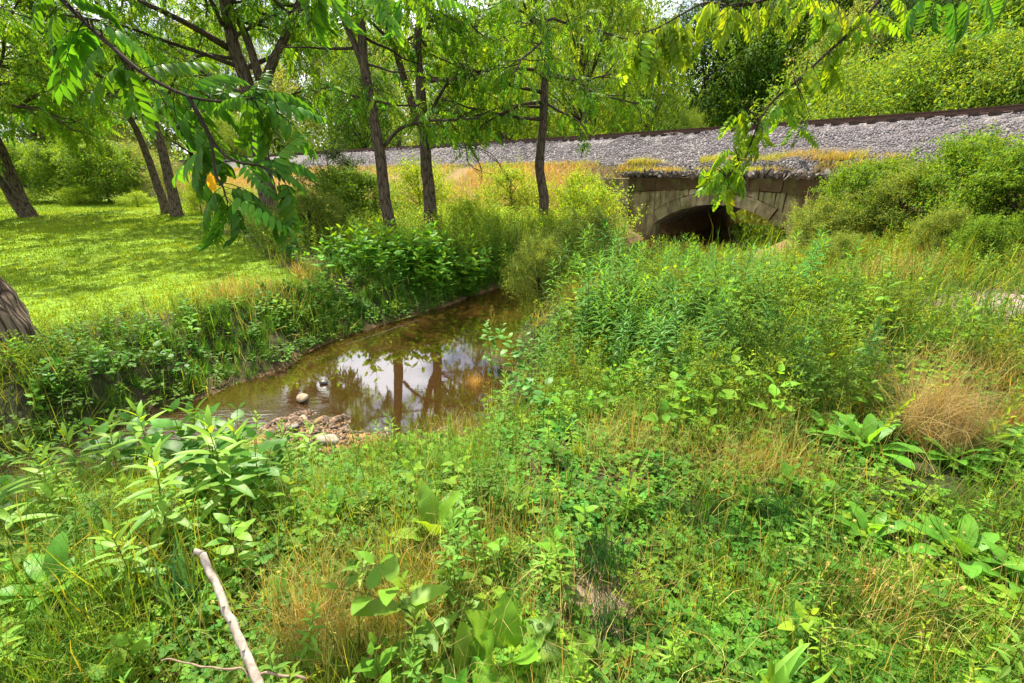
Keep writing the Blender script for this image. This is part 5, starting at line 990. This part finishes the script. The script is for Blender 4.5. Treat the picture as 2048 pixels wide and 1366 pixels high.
for i, (px, py, s_, lab) in enumerate([(1205, 1150, 1.0, 'dark fine tuft directly right of the pebbles'), (1555, 1065, 1.05, 'largest dark fine tuft right of centre'), (1380, 1060, .7, 'small dark tuft between two larger dark tufts'), (1330, 1045, .65, 'dark tuft beside the small bare patch'), (1215, 1275, .8, 'dark tuft below the pebbles'), (1310, 960, .6, 'dark tuft above the small bare patch'), (1470, 1090, .7, 'dark tuft left of the largest dark tuft'), (1310, 1130, .5, 'tiny dark tuft right of the pebble tuft'), (1640, 1110, .6, 'dark tuft right of the largest dark tuft'), (1430, 1030, .55, 'dark tuft above the middle of the dark tuft row')]):
    plant(TD[i % 3], 'grass_tuft', lab, 'grass tuft', px, py, s_*1.35, group='dark fescue tufts on the near bank')
for i, (px, py, s_, lab) in enumerate([(1730, 905, .95, 'dock with wide flat leaves under the bolting stalks'), (1660, 880, .8, 'dock left of the bolting stalks'), (1965, 900, 1.0, 'big bright dock at the right edge'), (1900, 930, .7, 'dock left of the big right edge dock'), (1735, 1085, .62, 'low dock in the right foreground'), (1920, 1130, .8, 'dock in the lower right with a raised round leaf'), (2040, 1190, .7, 'dock cut by the right edge low down'), (1000, 900, .45, 'low dock at the grassy centre'), (1130, 880, .7, 'round leaved dock near the pool outlet'), (1530, 900, .5, 'small dock in the centre right grass'), (640, 1010, .45, 'dock beside the tall thin grasses'), (120, 1200, .8, 'dock low at the left edge')]):
    plant(DK[i % 2], 'dock', lab, 'dock', px, py, s_, group='broad leaved docks')
for i, (px, py, s_, lab) in enumerate([(1045, 800, .95, 'drooping large leaved weed on the bank right of the pool'), (990, 745, .85, 'drooping weed at the pool edge, upper of the pair'), (1090, 870, .75, 'drooping weed below the pair at the pool')]):
    plant(PK, 'large_leaf_weed', lab, w_, px, py, s_, group='drooping large leaved weeds beside the pool')
for i, (px, py, s_, lab) in enumerate([(180, 1000, .95, 'bright whorled weed at the left above the water'), (345, 1090, .85, 'bright whorled weed in the lower left centre'), (510, 990, .8, 'bright whorled weed right of the lower left pair'), (250, 985, 1.0, 'bright whorled weed between the left pair'), (100, 1000, 1.0, 'leftmost bright whorled weed over the water'), (320, 975, 1.1, 'bright whorled weed reaching over the water right of the left pair'), (400, 960, 1.0, 'bright whorled weed near the riffle'), (470, 1040, .95, 'bright whorled weed between stick top and riffle'), (40, 1120, .9, 'bright whorled weed at the left edge'), (620, 940, .7, 'slim whorled weed beside the pale gravel'), (280, 1200, .6, 'low whorled weed under the blue green clump'), (440, 1000, .8, 'bright whorled weed behind the stick top'), (120, 1060, .8, 'bright whorled weed near the water at left')]):
    plant(PL[i % 3], 'lance_leaf_weed', lab, w_, px, py, s_, group='whorled lance leaved weeds in the lower left')
for i, (px, py, s_, lab) in enumerate([(385, 965, 1.35, 'oval leaved weed leaning over the water'), (480, 930, 1.2, 'oval leaved weed by the gravel bar'), (60, 1080, .9, 'oval leaved weed at the left edge by the water'), (10, 1010, .9, 'oval leaved weed cut by the left edge'), (300, 970, 1.3, 'oval leaved weed between stick and water'), (430, 1000, 1.2, 'oval leaved weed above the stick top'), (220, 965, 1.3, 'oval leaved weed above the left whorled weeds'), (530, 1010, 1.0, 'oval leaved weed between the gravel bar and the stick'), (560, 960, .7, 'oval leaved weed right of the stick'), (150, 960, .7, 'oval leaved weed on the lower left water edge')]):
    plant(PV[i % 2], 'oval_leaf_weed', lab, w_, px, py, s_, group='oval leaved weeds along the near water edge')
for i, (px, py, s_, lab) in enumerate([(210, 760, .8, 'dark leafy weed on the far bank at left'), (330, 740, .85, 'dark leafy weed on the far bank under the lawn'), (110, 790, .8, 'dark leafy weed near the far left bank'), (380, 760, .6, 'dark leafy weed just above the stream'), (300, 660, .5, 'dark leafy weed at the lawn edge'), (120, 700, .6, 'dark leafy weed beside the big trunk')]):
    plant(PV[i % 2], 'leafy_weed', lab, w_, px, py, s_, group='dark leafy weeds on the far bank')
for i, (px, py, s_, lab) in enumerate([(1295, 800, .62, 'tall narrow leaved weed, front left of the dense stand'), (1360, 780, .68, 'tallest narrow leaved weed in front of the dense stand'), (1230, 760, .62, 'narrow leaved weed at the left side of the dense stand'), (1420, 760, .6, 'narrow leaved weed at the right side of the dense stand'), (1590, 830, .5, 'single slender weed right of the dense stand'), (1690, 800, .6, 'slender weed behind the docks'), (1730, 790, .55, 'slender weed just left of the tan clump')]):
    plant(PG[i % 2], 'tall_weed', lab, w_, px, py, s_, group='tall narrow leaved weeds')
for i, (px, py, s_, lab) in enumerate([(735, 1075, .55, 'yellow green misty seed head plant in the middle foreground'), (1160, 700, .8, 'feathery weed behind the pool plants'), (930, 1010, .5, 'fine feathery weed beside the huge leaf')]):
    plant(PF[i % 2], 'feathery_weed', lab, w_, px, py, s_)
for i, (px, py, s_, lab) in enumerate([(1150, 790, .62, 'upright yellow green seed stalk at the middle of the bank'), (985, 700, .8, 'seed stalk rising beside the head of the pool'), (1010, 690, .7, 'second seed stalk at the head of the pool'), (1350, 640, .8, 'seed stalk in front of the arch, left'), (1480, 640, .8, 'seed stalk in front of the arch, right')]):
    plant(PS[i % 2], 'seed_stalk', lab, w_, px, py, s_, group='yellow green seed stalks')
plant(TB, 'dry_grass_clump', 'domed brown clump of dead grass at the right', 'dry grass', 1865, 895, .78, 0.)
plant(TS, 'dry_grass_clump', 'tan dry grass clump at the right edge beside the brown dome', 'dry grass', 2010, 880, .65)
plant(TS, 'dry_grass_clump', 'dry stalks spilling over the water right of the pool', 'dry grass', 950, 790, .6)
plant(TS, 'dry_grass_clump', 'dry straw at the near edge of the pool', 'dry grass', 755, 905, .4)
plant(TS, 'dry_grass_clump', 'straw clump at the bottom centre left of the rosette', 'dry grass', 640, 1290, .4)
plant(TY, 'grass_tuft', 'glowing yellow green tuft in the middle of the near bank', 'grass tuft', 1155, 930, .9)
plant(TE, 'grass_clump', 'arching green grass clump right of the pool weeds', 'grass clump', 1180, 850, .75)
plant(TE, 'grass_clump', 'arching grass in front of the pool', 'grass clump', 870, 960, .6)
# bolting stalks
def bolt(h, seed):
    r = np.random.default_rng(seed); st, fo = G(), G(); P = branchline((0, 0, -.02), (.35, .1, 1), h, 8, .05, 0, r); tube(st, P, np.linspace(.017, .006, 9), n=8, col=(.26, .34, .08)); n = 26; t = np.linspace(.1, .98, n); pos = [interpP(P, v)[0] for v in t]; a = np.arange(n)*2.4; el = np.full(n, 1.0); D = np.stack([np.cos(a)*np.cos(el)+.3, np.sin(a)*np.cos(el), np.sin(el)], -1)
    fo.inst(blade(1, .26, 6, lance, .5, .3, (1, 1, 1)), pos, frames(D, np.stack([np.cos(a), np.sin(a), .1+0*a], -1)*-1), .13*(1.1-.5*t), jit(n, (.20, .34, .05), .1, .04)); return st, fo
BO = [meshes(bolt(.5, 3)), meshes(bolt(.55, 4))]
plant(BO[0], 'bolting_weed', 'thick pale stalk shooting up from the docks, left of the brown dome', w_, 1735, 890, .8, 0.)
plant(BO[1], 'bolting_weed', 'thick twisted stalk leaning right at the right edge', w_, 1965, 895, .85, 0.)
# sticks
def stick(label, a, b, r0, r1, seed, name='dead_branch', knots=3, col=(.36, .30, .25)):
    r = np.random.default_rng(seed); a, b = np.array(a), np.array(b); t = thing(name, label, 'stick', (a+b)/2); o = (a+b)/2; n = 14; P = [a+(b-a)*i/n+r.normal(0, .0011 if r0 > .01 else .004, 3)*(0 < i < n) for i in range(n+1)]; g = G(); tube(g, spline(P, 3)-o, np.interp(np.arange(3*n+1), [0, 3*n], [r0, r1])*(1+.06*np.sin(np.arange(3*n+1)*1.3)), n=12, col=col, lump=.04); link('stem', g.mesh('stem', M_barkgrey, True), t)
    for k in range(knots): g = G(); u = r.uniform(.2, .8); p = a+(b-a)*u-o; d = nrm(r.normal(0, 1, 3)+np.array((0, -1, 1))); tube(g, [p, p+d*(r0*1.1), p+d*(r0*1.5)], [r0*.5, r0*.38, r0*.2], n=7, col=(.30, .25, .2)); link('knot', g.mesh('knot', M_barkgrey, True), t)
    return t
a_ = pt(532, 1400, .93); b_ = pt(405, 1108, 1.22); stick('thick bare grey stick standing up out of the bottom left grass', a_, b_, .0125, .0105, 1)
g1 = G(); q = b_; tube(g1, [q, q+np.array((-.02, 0, .012)), q+np.array((-.03, 0, -.01))], [.010, .008, .003], n=8, col=(.36, .3, .25)); o = link('stub', g1.mesh('stub', M_barkgrey, True), bpy.data.objects['dead_branch']); o.matrix_parent_inverse = Matrix.Translation(-bpy.data.objects['dead_branch'].location)
a_ = pt(322, 1322, 1.0); b_ = pt(612, 1358, .97); stick('thin brown twig lying across the foot of the bare stick', a_, b_, .002, .004, 2, 'twig', 1, (.22, .16, .11))
a_ = pt(905, 1180, 1.5); b_ = pt(812, 1300, 1.32); stick('pale crooked twig under the broad leaved weed', a_, b_, .004, .006, 3, 'twig', 1)
a_ = ptz(835, 640, WATER+.25); b_ = ptz(690, 690, WATER+.02); stick('thin dead twig trailing from the bank into the pool', a_, b_, .006, .003, 5, 'twig', 1, (.14, .10, .07))
a_ = ground(1985, 630)+np.array((0, 0, .03)); b_ = ground(2060, 650)+np.array((0, 0, .03)); stick('short stick on the dirt path', a_, b_, .012, .008, 6, 'twig', 1)
# hanging dead twigs between the centre trees
dt = thing('dead_branch', 'bare drooping twigs hanging between the crossing-limb tree and the centre tree', 'branch', pt(905, 250, 12.2)); o = np.array(dt.location); g1 = G(); r = np.random.default_rng(9)
for ln in ([(900, 245), (935, 285), (985, 310), (1010, 350), (1050, 400)], [(905, 250), (930, 290), (940, 330), (985, 350)], [(880, 240), (910, 290), (960, 300), (1000, 330), (1020, 360)], [(935, 285), (960, 330), (965, 360)], [(860, 150), (905, 200), (935, 260)]):
    S = spline([pt(x, y, 12.2+r.normal(0, .1)) for x, y in ln], 5); tube(g1, S-o, np.linspace(.016, .004, len(S)), n=5)
    for k in range(7): q, d = interpP(S, r.uniform(.3, .99)); Q = branchline(q, d+r.normal(0, .5, 3), .35, 4, .15, -.03, r); tube(g1, Q-o, np.linspace(.005, .002, 5), n=4)
link('twigs', g1.mesh('twigs', M_bark, True), dt)
# stones in the creek and pebbles on the bank
SC = [(1, 1, 1)]; stme = {}
def rockmesh(i, col, mat): 
    k = (i, col, mat.name)
    if k not in stme: g = G(); V, T, C, U = STS[i].pack(); g.add(V, T, col); stme[k] = g.mesh('stone', mat, True)
    return stme[k]
def rock(label, p, s_, i, col, group, mat=M_rock, name='stone'):
    o = link(name, rockmesh(i, col, mat)); o.location = tuple(float(v) for v in p); o.rotation_euler = (rng.uniform(-.3, .3), rng.uniform(-.3, .3), rng.uniform(0, 6.28)); o.scale = (s_*rng.uniform(.85, 1.25), s_, s_*rng.uniform(.7, 1)); return tag(o, label, 'stone', group)
rock('large smooth tan stone standing at the riffle', ptz(606, 795, WATER+.05), .085, 0, (.27, .21, .14), None, name='boulder')
rock('whitish boulder at the near gravel edge under the straw', ptz(655, 885, WATER+.1)+np.array((0, 0, .02)), .09, 2, (.28, .24, .19), None, name='boulder')
rock('dark mossy lump in the water right of the tan stone', ptz(645, 765, WATER+.02), .055, 3, (.05, .045, .035), None, M_wet, 'boulder')
rr = np.random.default_rng(12); gv = G(); n = 4200; x = -2.15+rr.normal(0, .6, n); y = 4.6+rr.normal(0, .34, n); z = height(x, y); k = rr.integers(0, 5, n)
kp = ((z > WATER-.012) | ((z < WATER-.045) & (z > WATER-.2))); cc = np.array([(.26, .16, .10), (.17, .12, .08), (.30, .23, .16), (.10, .075, .055), (.33, .20, .12)])[rr.integers(0, 5, n)]*rr.uniform(.45, .95, (n, 1))
for j in range(5): m = (k == j) & kp; gv.inst(ST[j], np.stack([x, y, z+.006], -1)[m], frames(rr.normal(0, .3, (m.sum(), 3))+np.array((1, 0, 0)), rr.normal(0, .3, (m.sum(), 3))+np.array((0, 0, 1))), rr.uniform(.008, .03, m.sum()), cc[m])
tag(link('creek_gravel', gv.mesh('creek_gravel', M_rock)), 'rust brown gravel heaped on the bar in the riffle', 'gravel', kind='stuff')
names = ['rust coloured stone', 'dark brown stone', 'pale buff stone', 'flat grey stone']; cols = [(.27, .15, .09), (.10, .07, .05), (.30, .24, .17), (.17, .15, .135)]
places = [('at the left end of the gravel bar', -2.6), ('in the middle of the gravel bar', -2.05), ('at the right end of the gravel bar', -1.5)]
for i in range(12):
    pl, x = places[i//4]; x += rr.uniform(-.22, .22); y = 4.6+rr.normal(0, .16); z = float(height(x, y)); dry = z > WATER
    rock(names[i % 4]+(' lying dry ' if dry else ' lying wet ')+pl, (x, y, z+.01), rr.uniform(.035, .065), i % 6, cols[i % 4], 'stones of the gravel bar', M_rock if dry else M_wet)
pg = G(); n = 90; x = .33+rr.normal(0, .1, n); y = 1.5+rr.normal(0, .14, n); pg.inst(ST[1], np.stack([x, y, height(x, y)+.003], -1), frames(rr.normal(0, 1, (n, 3)), rr.normal(0, .3, (n, 3))+np.array((0, 0, 1))), rr.uniform(.004, .010, n), jit(n, (.33, .26, .2), .25, .06))
tag(link('soil_gravel', pg.mesh('soil_gravel', M_rock)), 'fine gravel on the bare soil at the bottom centre', 'gravel', kind='stuff')
for i, (px, py, s_, c_, lab) in enumerate([(1150, 1215, .016, (.40, .30, .24), 'pinkish pebble near the top of the soil patch'), (1185, 1245, .015, (.46, .40, .35), 'whitish pebble at the right of the soil patch'), (1110, 1250, .017, (.33, .24, .2), 'brown pebble at the left of the soil patch'), (1140, 1260, .013, (.36, .33, .3), 'grey pebble in the middle of the soil patch'), (1100, 1280, .013, (.42, .30, .22), 'tan pebble at the lower left of the soil patch'), (1165, 1285, .017, (.28, .22, .19), 'dark pebble at the lower edge of the soil patch'), (1160, 1235, .012, (.45, .34, .25), 'small buff pebble in the middle of the soil patch')]):
    rock(lab, ground(px, py)+np.array((0, 0, .006)), s_, i % 6, c_, 'pebbles on the bare soil patch')
p = ground(1125, 1160); rock('pale upright pebble at the top of the pebble patch', p+np.array((0, 0, .01)), .028, 1, (.46, .38, .31), None)
p = ground(1335, 988); rock('grey stone in the small bare patch right of centre', p+np.array((0, 0, .01)), .03, 4, (.40, .37, .34), None)
p = ground(1300, 1300); rock('flat buff stone at the bottom, right of the pebble patch', p+np.array((0, 0, .01)), .035, 5, (.40, .33, .24), None)
# white clover heads
cl = G(); hd = G(); hd.inst(leaf2(.010, .004, (.55, .53, .45)), rng.normal(0, .002, (34, 3)), frames(rng.normal(0, 1, (34, 3))+np.array((0, 0, .5)), rng.normal(0, 1, (34, 3))), np.full(34, 1.)); tube(hd, [(0, 0, -.10), (0, 0, 0)], [.0012, .001], n=4, col=(.12, .2, .04))
cx, cy = [], []
for px, py, n in [(1750, 1180, 26), (1640, 1200, 12), (1850, 1260, 16), (1950, 1100, 10), (1420, 960, 8), (1200, 780, 16), (1300, 880, 8), (380, 1190, 6), (1830, 1120, 10)]:
    g_ = ground(px, py); cx += list(g_[0]+rng.normal(0, .16, n)); cy += list(g_[1]+rng.normal(0, .12, n))
cx, cy = np.array(cx), np.array(cy); kp = creek(cx, cy)[0] > .2; cx, cy = cx[kp], cy[kp]; n = len(cx)
cl.inst(hd, np.stack([cx, cy, height(cx, cy)+.11], -1), tiltrot(rng.uniform(0, 6, n), rng.normal(0, .15, n), rng.normal(0, .15, n)), rng.uniform(.45, .85, n))
tag(link('clover_flowers', cl.mesh('clover_flowers', M_leaf)), 'scattered small white clover heads in the near grass', 'flowers', kind='stuff')
